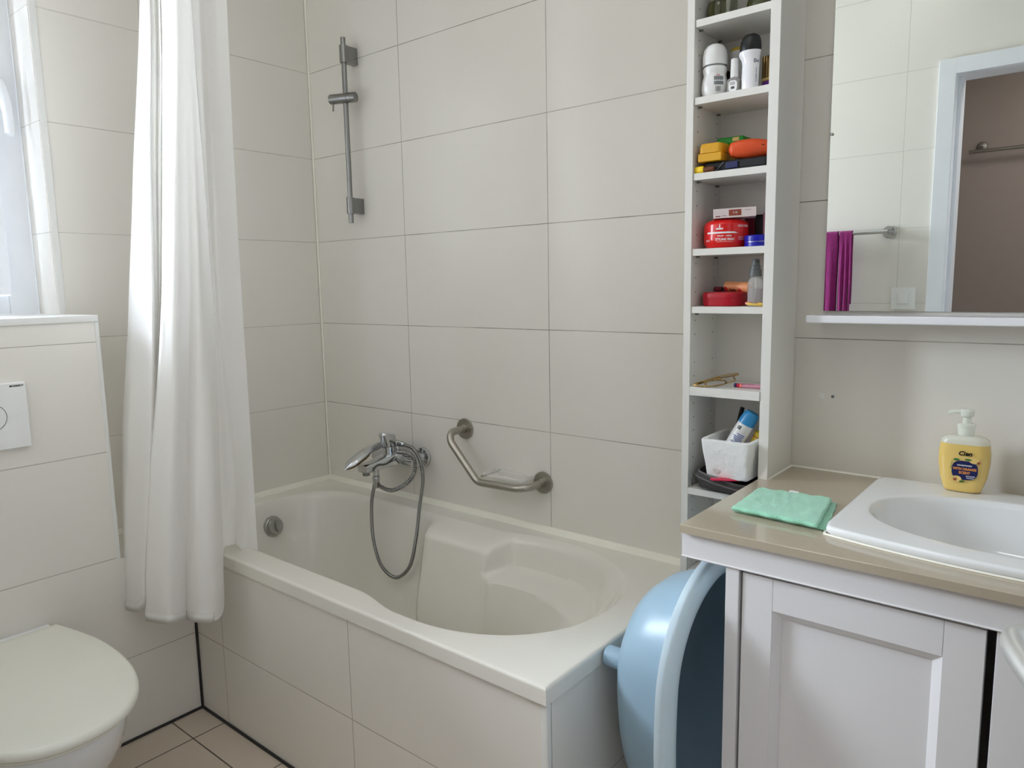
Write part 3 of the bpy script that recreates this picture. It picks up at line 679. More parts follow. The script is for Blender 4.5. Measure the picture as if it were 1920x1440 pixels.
# ------------------------------------------------------------------ mirror, mirror shelf
mr = thing('wall_mirror', 'large frameless mirror on the wall above the vanity', 'mirror', (2.22, 0, 1.207))
MB().box((1.8205, -0.0045, 1.207), (2.62, -0.0005, 2.20)).build('mirror_glass', m_mirror, mr, world=True)
for z in (1.582, 2.02): MB().lathe([(0.0035, 0), (0.0035, 0.004), (0.002, 0.005)], (1.8235, -0.004, z), (0, -1, 0), 14).build('mirror_clip', m_chrome, mr, world=True)
o = MB().box((1.812, -0.100, 1.185), (2.64, -0.0005, 1.201), 0.004, seg=3).build('mirror_shelf', m_whiteg)
tag(o, 'long thin white shelf fixed directly under the wall mirror', 'shelf')
o = MB().lathe([(0.0075, 0), (0.0075, 0.0008), (0.006, 0.0018), (0.0, 0.002)], (1.822, 0, 1.016), (0, -1, 0), 20).build('screw_cap', m_white); tag(o, 'small round white cap over a wall hole below the mirror shelf', 'screw cap')
o = MB().lathe([(0.0035, 0), (0.0035, 0.0008), (0.0015, 0.001)], (1.846, 0, 1.017), (0, -1, 0), 12).build('wall_plug', m_greyprint); tag(o, 'grey wall plug in a drilled hole beside the white cap', 'wall plug')

# ------------------------------------------------------------------ vanity
va = thing('vanity_cabinet', 'white panelled vanity cabinet under the beige countertop', 'cabinet', (2.3, -0.27, 0))
VF = -0.520
MB().box((1.741, VF, 0.786), (XR - 0.001, VF + 0.018, 0.8316), 0.002).box((1.741, VF + 0.018, 0.808), (1.758, -0.154, 0.826), 0.001).build('apron', m_woodv, va, world=True)
MB().tube([(1.741, VF - 0.001, 0.7865), (XR - 0.002, VF - 0.001, 0.7865)], 0.0016, 6).build('apron_bead', m_woodv, va, world=True)
MB().box((1.823, VF + 0.002, 0.0), (1.847, VF + 0.028, 0.785), 0.0015).build('corner_post', m_woodv, va, world=True)
MB().box((1.823, VF + 0.028, 0.0), (1.841, -0.002, 0.785)).build('side_panel', m_woodv, va, world=True)
MB().box((2.219, VF + 0.002, 0.0), (2.40, VF + 0.02, 0.785), 0.002).box((2.40, VF + 0.004, 0), (XR - 0.001, VF + 0.02, 0.785), 0.002).build('front_panel', m_woodv, va, world=True)
MB().box((1.841, -0.012, 0.05), (XR - 0.001, -0.002, 0.785)).build('back_panel', m_woodv, va, world=True)
MB().box((1.841, VF + 0.03, 0.05), (XR - 0.001, -0.012, 0.068)).build('bottom_board', m_woodv, va, world=True)
dr = MB(); dx0, dx1, dz0, dz1 = 1.852, 2.2065, 0.075, 0.779; yf = VF + 0.006; yb = yf + 0.019; fw_ = 0.052
for a, b in (((dx0, dz0), (dx0 + fw_, dz1)), ((dx1 - fw_, dz0), (dx1, dz1)), ((dx0 + fw_ + 0.0003, dz1 - 0.056), (dx1 - fw_ - 0.0003, dz1)), ((dx0 + fw_ + 0.0003, dz0), (dx1 - fw_ - 0.0003, dz0 + 0.056))):
    dr.box((a[0], yf, a[1]), (b[0], yb, b[1]), 0.0008)
ix0, ix1, iz0, iz1 = dx0 + fw_, dx1 - fw_, dz0 + 0.056, dz1 - 0.056; m2 = 0.013
V1 = [Vector(p) for p in ((ix0, yf + 0.001, iz0), (ix1, yf + 0.001, iz0), (ix1, yf + 0.001, iz1), (ix0, yf + 0.001, iz1))]
V2 = [Vector(p) for p in ((ix0 + m2, yf + 0.010, iz0 + m2), (ix1 - m2, yf + 0.010, iz0 + m2), (ix1 - m2, yf + 0.010, iz1 - m2), (ix0 + m2, yf + 0.010, iz1 - m2))]
V3 = [Vector(p) for p in ((ix0 + m2 + .001, yf + 0.0125, iz0 + m2 + .001), (ix1 - m2 - .001, yf + 0.0125, iz0 + m2 + .001), (ix1 - m2 - .001, yf + 0.0125, iz1 - m2 - .001), (ix0 + m2 + .001, yf + 0.0125, iz1 - m2 - .001))]
Vb = [Vector((v.x, yb - 0.001, v.z)) for v in V1]
dr.rings([Vb, V1, V2, V3])
dr.build('cabinet_door', m_woodv, va, world=True)
ct = MB()
HX0, HX1, HY0, HY1 = 1.985, 2.515, -0.428, -0.075
def hring(x0, x1, y0, y1, z):
    return [Vector(p + (z,)) for p in ((x0, y0), (HX0, y0), (HX1, y0), (x1, y0), (x1, HY0), (x1, HY1), (x1, y1), (HX1, y1), (HX0, y1), (x0, y1), (x0, HY1), (x0, HY0))]
CXa, CXb, CYa, CYb = 1.741, XR - 0.001, -0.530, -0.0015
ct.rings([hring(HX0, HX1, HY0, HY1, 0.826), hring(CXa + 0.018, CXb, -0.501, CYb, 0.826), hring(CXa + 0.018, CXb, -0.501, CYb, 0.832), hring(CXa, CXb, CYa, CYb, 0.832), hring(CXa, CXb, CYa, CYb, 0.8462), hring(CXa + 0.0008, CXb, CYa + 0.0008, CYb, 0.847), hring(HX0, HX1, HY0, HY1, 0.847)], loop=True)
bmesh.ops.remove_doubles(ct.bm, verts=list(ct.bm.verts), dist=1e-5)
o = ct.build('countertop', m_stone); tag(o, 'glossy beige stone countertop on the white vanity', 'countertop')
struct('trim_9', MB().poly_extrude([(1.7605, -0.001, 0.847), (1.7605, -0.0035, 0.847), (1.7605, -0.001, 0.8505)], (1.0, 0, 0)).poly_extrude([(1.7605, -0.002, 0.847), (1.7635, -0.002, 0.847), (1.7605, -0.002, 0.850)], (0, -0.148, 0)), m_seal)
# washbasin
wbn = thing('washbasin', 'white ceramic washbasin with oval bowl set in the countertop', 'sink', (2.25, -0.25, 0.847))
SX0, SX1, SY1 = 1.957, 2.545, -0.040; SC = (SX0 + SX1) / 2
def sfront(x): u = (x - SC) / (SX1 - SC); return -0.434 - 0.040 * (1 - u * u)
NB = 96
def so_ring(ins, z):
    out = []
    for i in range(NB):
        a = 2 * PI * i / NB; cx_, sy_ = math.cos(a), math.sin(a); e = 2 / 26
        ux = math.copysign(abs(cx_) ** e, cx_); uy = math.copysign(abs(sy_) ** e, sy_)
        x = SC + (SX1 - SC - ins) * ux; y0 = sfront(x) + ins; y1 = SY1 - ins
        out.append(Vector((x, (y0 + y1) / 2 + (y1 - y0) / 2 * uy, z)))
    return out
def si_ring(fx, fy, z, e=2.35):
    out = []
    for i in range(NB):
        a = 2 * PI * i / NB; cx_, sy_ = math.cos(a), math.sin(a)
        # matches the outer ring's angular spread
        x = 2.243 + 0.250 * fx * math.copysign(abs(cx_) ** (2 / e), cx_)
        y = -0.262 + (0.160 if sy_ < 0 else 0.150) * fy * math.copysign(abs(sy_) ** (2 / e), sy_)
        out.append(Vector((x, y, z)))
    return out
# shared angles: outer ring re-spread so that each vertex lies on the ray of the inner one
def respread(inner, ins, z):
    out = []
    for p in inner:
        dx, dy = p.x - 2.243, p.y + 0.262; best = None
        lo, hi = 0.0, 6.0
        for _ in range(40):
            k = (lo + hi) / 2; x = 2.243 + dx * k; y = -0.262 + dy * k
            inside = (SX0 + ins < x < SX1 - ins) and (sfront(max(SX0, min(SX1, x))) + ins < y < SY1 - ins)
            if inside: lo = k
            else: hi = k
        out.append(Vector((2.243 + dx * lo, -0.262 + dy * lo, z)))
    for c in ((SX0 + ins, sfront(SX0) + ins), (SX1 - ins, sfront(SX1) + ins), (SX0 + ins, SY1 - ins), (SX1 - ins, SY1 - ins)):
        j = min(range(NB), key=lambda q: (out[q].x - c[0]) ** 2 + (out[q].y - c[1]) ** 2); cc = Vector((c[0], c[1], z))
        ctr = Vector((2.25, -0.25, z)); out[j] = cc + (ctr - cc).normalized() * 0.006
    return out
I0 = si_ring(1, 1, 0.863)
sk = MB()
sk.rings([respread(I0, 0.004, 0.8475), respread(I0, 0.0, 0.852), respread(I0, 0.0, 0.858), respread(I0, 0.002, 0.8615), respread(I0, 0.006, 0.863), [p + (q - p) * 0.15 for p, q in zip(I0, respread(I0, 0.006, 0.8632))],
          I0, si_ring(0.985, 0.98, 0.8622), si_ring(0.97, 0.955, 0.859), si_ring(0.955, 0.93, 0.852), si_ring(0.90, 0.88, 0.825), si_ring(0.80, 0.80, 0.785), si_ring(0.68, 0.69, 0.755), si_ring(0.5, 0.5, 0.738), si_ring(0.25, 0.25, 0.731), si_ring(0.08, 0.08, 0.729)], cap0=False)
sk.build('basin', m_ceram, wbn, world=True, sharp=70)
MB().lathe([(0.020, 0.7295), (0.022, 0.7325), (0.012, 0.7345), (0.0, 0.735)], (2.243, -0.262, 0), seg=24).build('drain', m_chrome, wbn, world=True)
sb = MB(); sb.tube([(SX0 + 0.002, -0.10, 0.8478), (SX0 + 0.001, -0.42, 0.8478)] + [(SX0 + 0.004 + (SX1 - SX0 - 0.008) * i / 30, sfront(SX0 + 0.004 + (SX1 - SX0 - 0.008) * i / 30) - 0.0005, 0.8478) for i in range(31)], 0.0024, 6)
sb.build('sealant_bead', m_seal, wbn, world=True)
fc = thing('basin_tap', 'chrome basin mixer tap behind the washbasin bowl', 'tap', (2.30, -0.075, 0.863))
MB().lathe([(0.026, 0.8632), (0.026, 0.868), (0.021, 0.872), (0.020, 0.965), (0.018, 0.97)], (2.30, -0.075, 0), seg=28).build('tap_body', m_chrome, fc, world=True)
MB().tube([(2.30, -0.085, 0.92), (2.30, -0.14, 0.932), (2.30, -0.19, 0.93), (2.30, -0.20, 0.915)], 0.012, 14, k=4).build('spout', m_chrome, fc, world=True)
MB().box((2.285, -0.14, 0.972), (2.315, -0.06, 0.982), 0.004).build('tap_lever', m_chrome, fc, world=True)

# ------------------------------------------------------------------ soap dispenser
sp_ = thing('soap_dispenser', 'yellow orange-scented handwash pump bottle on the washbasin rim', 'soap dispenser', (2.1115, -0.068, 0.8635))
def sering(cx, cy, rx, ry, z, e=3.2, n=40):
    return [Vector((cx + rx * math.copysign(abs(math.cos(a)) ** (2 / e), math.cos(a)), cy + ry * math.copysign(abs(math.sin(a)) ** (2 / e), math.sin(a)), z)) for a in [2 * PI * k / n for k in range(n)]]
bcx, bcy = 2.1115, -0.068; z0 = 0.8637
b = MB()
b.rings([sering(bcx, bcy, rx, ry, z0 + z) for rx, ry, z in ((0.027, 0.016, 0), (0.031, 0.019, 0.002), (0.034, 0.0215, 0.010), (0.0395, 0.0235, 0.028), (0.043, 0.0245, 0.055), (0.0435, 0.0245, 0.075), (0.041, 0.024, 0.094))], cap1=True)
b.build('liquid_body', m_soap, sp_, world=True, sharp=60)
b = MB()
b.rings([sering(bcx, bcy, rx, ry, z0 + z) for rx, ry, z in ((0.041, 0.024, 0.0942), (0.0395, 0.0235, 0.101), (0.034, 0.0215, 0.1055), (0.026, 0.018, 0.108), (0.014, 0.014, 0.1095))], cap0=False, cap1=True)
b.build('bottle_shoulder', m_frost, sp_, world=True, sharp=60)
b = MB(); b.lathe([(0.0135, 0.109), (0.0145, 0.111), (0.0145, 0.124), (0.0155, 0.125), (0.0155, 0.131), (0.0135, 0.132), (0.0075, 0.133), (0.0065, 0.147)], (bcx, bcy, z0), seg=28)
cl_ = b.build('pump_collar', m_frost, sp_, world=True)
b = MB(); b.lathe([(0.0065, 0.144), (0.0115, 0.147), (0.012, 0.157), (0.010, 0.160), (0, 0.161)], (bcx, bcy, z0), seg=24)
b.tube([(bcx - 0.004, bcy, z0 + 0.1535), (bcx - 0.02, bcy - 0.003, z0 + 0.154), (bcx - 0.031, bcy - 0.005, z0 + 0.150)], lambda t: 0.0055 - 0.002 * t, 10, k=4)
b.build('pump_head', m_frost, cl_, world=True)
def bot(x, y):     # the bottle's bowed front face
    u = abs(x) / 0.0435; yy = 0.0248 * max(0.02, 1 - u ** 3.2) ** (1 / 3.2)
    return Vector((bcx + x, bcy - yy - 0.0006, z0 + y))
def lay(off, x, y):
    v = bot(x, y); v.y -= off; return v
b = MB(); L1 = lambda x, y: lay(0.0001, x, y)
blob(b, L1, 0.0045, 0.045, 0.0215, 0.0185, 40, 2.8); lb = b.build('label_shape', m_navy, sp_, world=True)
b = MB(); L2 = lambda x, y: lay(0.0005, x, y)
put_text(b, 'WITH ORANGE', 0.0064, L2, bold=0.00025, sx=0.86, cx=0.0045, cy=0.0475); put_text(b, 'SCENT', 0.0068, L2, bold=0.00025, sx=0.9, cx=0.0045, cy=0.0402)
b.build('orange_lettering', m_orangep, sp_, world=True)
b = MB(); put_text(b, 'HANDWASH', 0.0038, L2, bold=0.0001, sx=1.1, cx=0.004, cy=0.0545); put_text(b, 'NOURISHES', 0.0028, L2, bold=0.00008, cx=0.0145, cy=0.0342); put_text(b, 'THE SKIN', 0.0028, L2, bold=0.00008, cx=0.0140, cy=0.0305)
b.build('white_lettering', m_whitep, sp_, world=True)
b = MB(); put_text(b, 'Cien', 0.0120, L2, bold=0.00045, shear=0.2, cx=0.0045, cy=0.0775); b.build('black_lettering', m_black, sp_, world=True)
for q_ in ((-0.0078, 0.0272, 0.0082, 0.0062), (0.0195, 0.0655, 0.0085, 0.0060)):
    b = MB(); blob(b, L2, *q_, 24); b.build('orange_slice', m_cream, sp_, world=True)
L3 = lambda x, y: lay(0.0008, x, y)
for cx_, cy_, r in ((-0.0105, 0.0262, 0.0055), (0.0265, 0.0615, 0.0042)):
    b = MB()
    for k in range(8):
        a = 2 * PI * k / 8; x1_, y1_ = cx_ + r * math.cos(a), cy_ + r * math.sin(a); q = [b.bm.verts.new(L3(*p)) for p in ((cx_ - 0.0009 * math.sin(a), cy_ + 0.0009 * math.cos(a)), (x1_, y1_), (cx_ + 0.0009 * math.sin(a), cy_ - 0.0009 * math.cos(a)))]; b.face(q)
    b.build('star_anise', m_brownp, sp_, world=True)
b = MB(); blob(b, L3, 0.001, 0.0232, 0.0045, 0.0018, 16); blob(b, L3, 0.0095, 0.0665, 0.006, 0.0016, 16); blob(b, L3, -0.0098, 0.0650, 0.0055, 0.0022, 16)
for k in range(5): blob(b, L3, -0.0185 + 0.0004 * k, 0.048 + 0.0032 * k, 0.0014, 0.0008, 8)
b.build('green_leaves', m_greenp, sp_, world=True)

# ------------------------------------------------------------------ mint cloth
clt = thing('cleaning_cloth', 'folded mint green microfibre cloth on the countertop', 'cloth', (1.865, -0.33, 0.847))
A_, B_, C_, D_ = Vector((1.790, -0.414, 0)), Vector((1.783, -0.262, 0)), Vector((1.952, -0.428, 0)), Vector((1.925, -0.252, 0))
def clothslab(z0, z1, sx0=0.0, sx1=1.0, sy0=0.0, sy1=1.0, seed=1, amp=0.0016):
    b = MB(); nx, ny = 44, 30; top = []; 
    def P(u, v):
        u = sx0 + (sx1 - sx0) * u; v = sy0 + (sy1 - sy0) * v
        p = (A_ * (1 - u) + C_ * u) * (1 - v) + (B_ * (1 - u) + D_ * u) * v
        p.x += 0.0022 * noise.noise(Vector((u * 7, v * 6, seed))); p.y += 0.0026 * noise.noise(Vector((u * 8, v * 6, seed + 5))); return p
    R_ = []
    for j, (g, zz_) in enumerate(((0.012, 0), (0.0, 0.18), (-0.006, 0.5), (0.0, 0.82), (0.010, 0.97))):
        ring_ = []
        for i in range(nx): ring_.append(P(g + (1 - 2 * g) * i / nx, g * 1.3))
        for i in range(ny): ring_.append(P(1 - g, g * 1.3 + (1 - 2.6 * g) * i / ny))
        for i in range(nx): ring_.append(P(1 - g - (1 - 2 * g) * i / nx, 1 - g * 1.3))
        for i in range(ny): ring_.append(P(g, 1 - g * 1.3 - (1 - 2.6 * g) * i / ny))
        R_.append([Vector((p.x, p.y, z0 + (z1 - z0) * zz_)) for p in ring_])
    V = b.rings(R_, cap0=True, cap1=False)
    g = 0.010; grid = [[None] * (nx + 1) for _ in range(ny + 1)]
    def onring(i, j):
        if j == 0: return V[-1][i]
        if i == nx: return V[-1][(nx + j) % len(V[-1])]
        if j == ny: return V[-1][nx + ny + (nx - i)]
        if i == 0: return V[-1][(nx + ny + nx + (ny - j)) % len(V[-1])]
    for j in range(ny + 1):
        for i in range(nx + 1):
            q = onring(i, j)
            if q is None:
                p = P(g + (1 - 2 * g) * i / nx, g * 1.3 + (1 - 2.6 * g) * j / ny); u, v = i / nx, j / ny
                e = min(1, min(u, 1 - u, v, 1 - v) * 8)
                h_ = amp * e * (noise.noise(Vector((u * 5, v * 4, seed * 3))) + 0.6 * noise.noise(Vector((u * 12, v * 9, seed)))) + 0.0006 * e
                q = b.bm.verts.new((p.x, p.y, z1 + h_))
            grid[j][i] = q
    for j in range(ny):
        for i in range(nx): b.face((grid[j][i], grid[j][i + 1], grid[j + 1][i + 1], grid[j + 1][i]))
    return b
clothslab(0.8472, 0.8515, 0.0, 1.04, 0.05, 1.0, 3).build('lower_fold', m_cloth, clt, world=True, sharp=80)
clothslab(0.8516, 0.8600, 0.0, 0.97, 0.0, 0.99, 1, 0.002).build('upper_fold', m_cloth, clt, world=True, sharp=80)
pb = []
for k in range(24):
    u = k / 23; p = A_ * (1 - u) + B_ * u; pb.append((p.x - 0.001 + 0.0012 * math.sin(k * 2.1), p.y, 0.8555 + 0.002 * math.sin(k * 1.3)))
for k in range(1, 22):
    u = k / 22; p = B_ * (1 - u) + D_ * u; pb.append((p.x, p.y - 0.001 + 0.001 * math.sin(k * 1.9), 0.8585 + 0.001 * math.sin(k * 1.1)))
MB().tube(pb, 0.0013, 6).build('overlock_edge', m_cloth2, clt, world=True)
MB().box((1.838, -0.262, 0.8565), (1.856, -0.242, 0.8572), rot=Matrix.Rotation(0.12, 3, 'X') @ Matrix.Rotation(-0.1, 3, 'Z')).build('care_label', m_white, clt, world=True)

# ------------------------------------------------------------------ baby bath
bb = thing('baby_bath', 'light blue plastic baby bath standing on end between bathtub and vanity', 'baby bath', (1.68, -0.39, 0.0))
def egg(x, yc, hw, zc, up, dn, n=72, grow=0.0, pw=1.15):
    out = []
    for i in range(n):
        a = 2 * PI * i / n; s, c = math.sin(a), math.cos(a)
        z = zc + (up + grow if s > 0 else dn + grow) * math.copysign(abs(s) ** 0.95, s)
        cc = abs(c) ** (0.86 if s > 0 else pw)
        out.append(Vector((x, yc + (hw + grow) * math.copysign(cc, c), z)))
    return out
tilt = lambda R_: [Vector((p.x - 0.030 * (1 - p.z / 0.77), p.y, p.z)) for p in R_]
RX = 1.775
E_ = lambda x, f, g=0.0: tilt(egg(x, -0.390 + 0.006 * f, 0.190 - 0.075 * f, 0.552 - 0.05 * f, 0.170 - 0.065 * f, 0.500 - 0.22 * f, grow=g, pw=1.15 + 1.1 * f))
b = MB()
outer = [E_(RX - 0.012, 0.0, -0.004), E_(RX - 0.020, 0.0, -0.010), E_(RX - 0.030, 0.12), E_(RX - 0.055, 0.19), E_(RX - 0.09, 0.27), E_(RX - 0.125, 0.40), E_(RX - 0.150, 0.60), E_(RX - 0.165, 0.88), E_(RX - 0.170, 1.05), E_(RX - 0.172, 1.25)]
inner = [E_(RX - 0.169, 1.25), E_(RX - 0.164, 1.03), E_(RX - 0.158, 0.90), E_(RX - 0.145, 0.64), E_(RX - 0.120, 0.45), E_(RX - 0.085, 0.32), E_(RX - 0.052, 0.23), E_(RX - 0.026, 0.16), E_(RX - 0.004, 0.04)]
b.rings(outer, cap0=False); b.rings(inner, cap1=False)
b.build('bath_body', m_blueb, bb, world=True, sharp=60)
b = MB()
rim = [E_(RX - 0.006, 0.04), E_(RX + 0.001, 0.0, 0.002), E_(RX + 0.004, 0.0, 0.010), E_(RX + 0.003, 0.0, 0.022), E_(RX - 0.001, 0.0, 0.034), E_(RX - 0.006, 0.0, 0.041), E_(RX - 0.013, 0.0, 0.0435), E_(RX - 0.022, 0.0, 0.0435), E_(RX - 0.022, 0.0, 0.041), E_(RX - 0.013, 0.0, 0.041), E_(RX - 0.009, 0.0, 0.037), E_(RX - 0.004, 0.0, 0.022), E_(RX - 0.003, 0.0, 0.008), E_(RX - 0.010, 0.02, 0.0)]
b.rings(rim, loop=True); b.build('bath_rim', m_bluei, bb, world=True, sharp=60)
for (y, z) in ((-0.485, 0.522), (-0.30, 0.522)):
    MB().lathe([(0.019, 0.0), (0.0205, 0.002), (0.0215, 0.03), (0.022, 0.045)], (1.5625, y, z), (1, 0, 0), 28).build('foot_knob', m_blueb, bb, world=True)

# ------------------------------------------------------------------ rear wall fittings (seen in the mirror)
tb = thing('towel_bar', 'chrome towel bar on the rear wall, seen in the mirror', 'towel bar', (1.35, YR, 1.45))
MB().tube([(1.10, YR + 0.055, 1.459), (1.603, YR + 0.055, 1.459)], 0.0075, 14).build('bar', m_chrome, tb, world=True)
for x in (1.13, 1.597):
    MB().lathe([(0.025, 0), (0.0255, 0.006), (0.023, 0.010), (0.010, 0.012), (0.009, 0.055)], (x, YR, 1.459), (0, 1, 0), 32).build('wall_mount', m_chrome, tb, world=True)
tw_ = thing('hand_towel', 'magenta hand towel folded over the chrome towel bar', 'towel', (1.40, YR + 0.055, 1.12))
def towel(xa, xb, zb, seed, dy=0.0):
    b = MB(); nx = 22; path = []
    for k in range(16): path.append((YR + 0.045 - 0.002 * 0, zb + 0.04 + (1.455 - zb - 0.04) * k / 15))
    for k in range(1, 8): a = PI * (1 - k / 8); path.append((YR + 0.055 + 0.0105 * math.cos(a), 1.459 + 0.0105 * math.sin(a)))
    for k in range(17): path.append((YR + 0.0660 + dy * k / 16, 1.457 - (1.457 - zb) * k / 16))
    V = []
    for j, (y, z) in enumerate(path):
        u = min(1, abs(z - 1.459) * 3)
        V.append([b.bm.verts.new((xa + (xb - xa) * i / nx + 0.004 * u * noise.noise(Vector((i * .3, z * 6, seed))), y + (0.006 * u * (math.sin(i * 0.75 + seed) + 0.6 * noise.noise(Vector((i * .5, z * 5, seed + 3)))) if y > YR + 0.055 else 0.0), z)) for i in range(nx + 1)])
    for j in range(len(V) - 1):
        for i in range(nx): b.face((V[j][i], V[j][i + 1], V[j + 1][i + 1], V[j + 1][i]))
    return b
towel(1.30, 1.418, 1.10, 1).build('front_fold', m_magenta, tw_, world=True, sharp=180, solid=0.004)
towel(1.424, 1.472, 1.13, 4).build('rear_fold', m_magenta, tw_, world=True, sharp=180, solid=0.004)
ls = thing('light_switch', 'square white rocker light switch beside the door frame', 'light switch', (1.66, YR, 1.145))
MB().box((1.616, YR, 1.148), (1.704, YR + 0.009, 1.236), 0.003).build('cover_frame', m_white, ls, world=True)
MB().box((1.640, YR + 0.009, 1.172), (1.680, YR + 0.013, 1.212), 0.0015).build('rocker', m_white, ls, world=True)
hr = thing('coat_rail', 'steel coat rail on the hall wall, seen in the mirror', 'coat rail', (1.95, -2.86, 1.90))
MB().tube([(1.695, -2.80, 1.905), (2.30, -2.80, 1.905)], 0.009, 12).build('rail', m_satin, hr, world=True)
for x in (1.745, 2.25): MB().lathe([(0.024, 0), (0.024, 0.006), (0.02, 0.01), (0.008, 0.012), (0.007, 0.055)], (x, -2.86, 1.935), (0, 1, 0), 28).build('wall_mount', m_satin, hr, world=True)
cl = MB(); cl.lathe([(0.20, 0.0), (0.205, -0.015), (0.19, -0.04), (0.12, -0.055), (0, -0.06)], (1.55, -0.98, ZC), seg=40)  # unseen lamp dome, added to go with the ceiling fill light
o = cl.build('added_ceiling_lamp', m_added_lamp); tag(o, 'round white ceiling lamp added out of view above the fill light', 'lamp')

# ------------------------------------------------------------------ things on the shelf tower
def rbox(a, b, bev, name, mat, parent=None, rot=None, seg=3):
    return MB().box(a, b, bev, rot=rot, seg=seg).build(name, mat, parent, world=parent is not None)
PHI = 0.40
# -- top shelf in view: glass flacons
zt_ = SH['perfume'] + 0.0003
def flacon(name, label, cx, cy, prof, seg, cap, capmat, sx=1, sy=1, liquid=None):
    t = thing(name, label, 'bottle', (cx, cy, zt_), 'glass perfume bottles on the upper shelf')
    MB().lathe(prof, (cx, cy, zt_), seg=seg, sx=sx, sy=sy).build('glass_body', m_glass, t, world=True, sharp=50)
    h = prof[-1][1]
    MB().lathe([(0.008, h), (0.008, h + 0.008)], (cx, cy, zt_), seg=20).build('neck_ring', m_dsatin, t, world=True)
    MB().lathe(cap, (cx, cy, zt_), seg=24).build('bottle_cap', capmat, t, world=True)
    if liquid: MB().lathe([(r * 0.86, z * 0.9 + 0.004) for r, z in prof[:-2]], (cx, cy, zt_), seg=seg, sx=sx, sy=sy).build('perfume_liquid', liquid, t, world=True, sharp=50)
m_perf = pm('olive_perfume', (150, 150, 96), 0.05, trans=0.9, ior=1.33, var=0)
flacon('perfume_bottle', 'round glass perfume bottle at the left end of the upper shelf', 1.605, -0.085, [(0.016, 0), (0.026, 0.006), (0.029, 0.025), (0.027, 0.045), (0.015, 0.062), (0.008, 0.066)], 32, [(0.010, 0.074), (0.010, 0.10), (0.008, 0.102)], m_black, liquid=m_perf)
flacon('perfume_bottle', 'slim clear glass bottle in the middle of the upper shelf', 1.643, -0.118, [(0.010, 0), (0.0125, 0.002), (0.0125, 0.05), (0.006, 0.056)], 12, [(0.008, 0.064), (0.008, 0.085), (0.007, 0.086)], m_satin)
flacon('perfume_bottle', 'wide low glass perfume bottle at the right end of the upper shelf', 1.697, -0.085, [(0.020, 0), (0.0335, 0.008), (0.0345, 0.02), (0.030, 0.040), (0.012, 0.052), (0.008, 0.054)], 40, [(0.011, 0.062), (0.011, 0.085), (0.009, 0.087)], m_gold, sx=1, sy=0.8, liquid=m_perf)
# -- deodorant shelf
z = SH['deo'] + 0.0003
t = thing('roll_on_deodorant', 'white roll-on deodorant with domed white cap on the second shelf', 'deodorant', (1.605, -0.112, z))
cx, cy = 1.6065, -0.115
MB().lathe([(0.021, 0), (0.0245, 0.003), (0.0275, 0.012), (0.0282, 0.020), (0.0275, 0.030), (0.0248, 0.041), (0.0238, 0.046), (0.0242, 0.050), (0.0256, 0.055), (0.0256, 0.060), (0.0235, 0.063)], (cx, cy, z), seg=40).build('bottle_body', m_white, t, world=True)
MB().lathe([(0.0235, 0.063), (0.0235, 0.066)], (cx, cy, z), seg=32).build('neck', m_greyprint, t, world=True)
MB().lathe([(0.0255, 0.066), (0.0265, 0.068), (0.0262, 0.086), (0.0240, 0.098), (0.018, 0.107), (0.009, 0.111), (0.0, 0.112)], (cx, cy, z), seg=40).build('domed_cap', m_white, t, world=True)
def rol(x, y):
    r = 0.0286 if y < 0.024 else 0.0286 - (y - 0.024) * 0.20
    return cylmap((cx, cy), r, PHI + 0.25, z)(x, y)
b = MB(); patch(b, rol, -0.008, 0.013, 0.022, 0.040, 8, 4); b.build('grey_label', m_greyprint, t, world=True)
b = MB(); rl2 = lambda x, y: rol(x, y) + Vector((0.0002, -0.0003, 0))
for k, wd in enumerate((0.5, 1.1, 0.5, 0.9, 1.4, 0.5, 0.8, 1.2, 0.6)): patch(b, rl2, -0.005 + 0.0013 * k, -0.005 + 0.0013 * k + 0.0006 * wd, 0.008, 0.018, 1, 2)
b.build('barcode', m_black, t, world=True)
b = MB(); put_text(b, 'care', 0.0045, rl2, bold=0.0001, cx=0.001, cy=0.0425); b.build('red_lettering', m_redprint, t, world=True)

t = thing('lotion_tube', 'tall white tube with olive-yellow top behind the nail polish', 'tube', (1.628, -0.045, z))
MB().lathe([(0.0165, 0), (0.0175, 0.002), (0.0175, 0.082), (0.0185, 0.084), (0.0185, 0.106)], (1.630, -0.045, z), seg=32).build('tube_body', m_white, t, world=True)
MB().lathe([(0.0175, 0.106), (0.0172, 0.112), (0.014, 0.1145), (0, 0.115)], (1.630, -0.045, z), seg=32).build('tube_top', m_tubey, t, world=True)

t = thing('nail_polish', 'small glass nail polish bottle with white cap in front of the tube', 'nail polish', (1.652, -0.118, z))
b = MB(); b.rings([sering(1.652, -0.118, rx, ry, z + h, 4) for rx, ry, h in ((0.0125, 0.010, 0), (0.014, 0.0115, 0.003), (0.014, 0.0115, 0.026), (0.012, 0.010, 0.031), (0.007, 0.007, 0.033))]); b.build('glass_body', m_clearp, t, world=True, sharp=60)
b = MB(); b.rings([sering(1.652, -0.118, rx, ry, z + h, 4) for rx, ry, h in ((0.011, 0.009, 0.003), (0.0118, 0.0095, 0.024), (0.010, 0.009, 0.027))]); b.build('polish_fill', pm('grey_beige_polish', (146, 138, 122), 0.3), t, world=True, sharp=60)
MB().lathe([(0.0072, 0.033), (0.0085, 0.034), (0.0078, 0.070), (0.0068, 0.072), (0, 0.0722)], (1.652, -0.118, z), seg=24).build('brush_cap', m_white, t, world=True)
b = MB(); pf = flat((1.6525, -0.1300, z + 0.0145), (1, 0, 0), (0, 0, 1)); blob(b, pf, 0.001, 0, 0.0095, 0.0115, 24, 3); b.build('round_label', m_whitep, t, world=True)
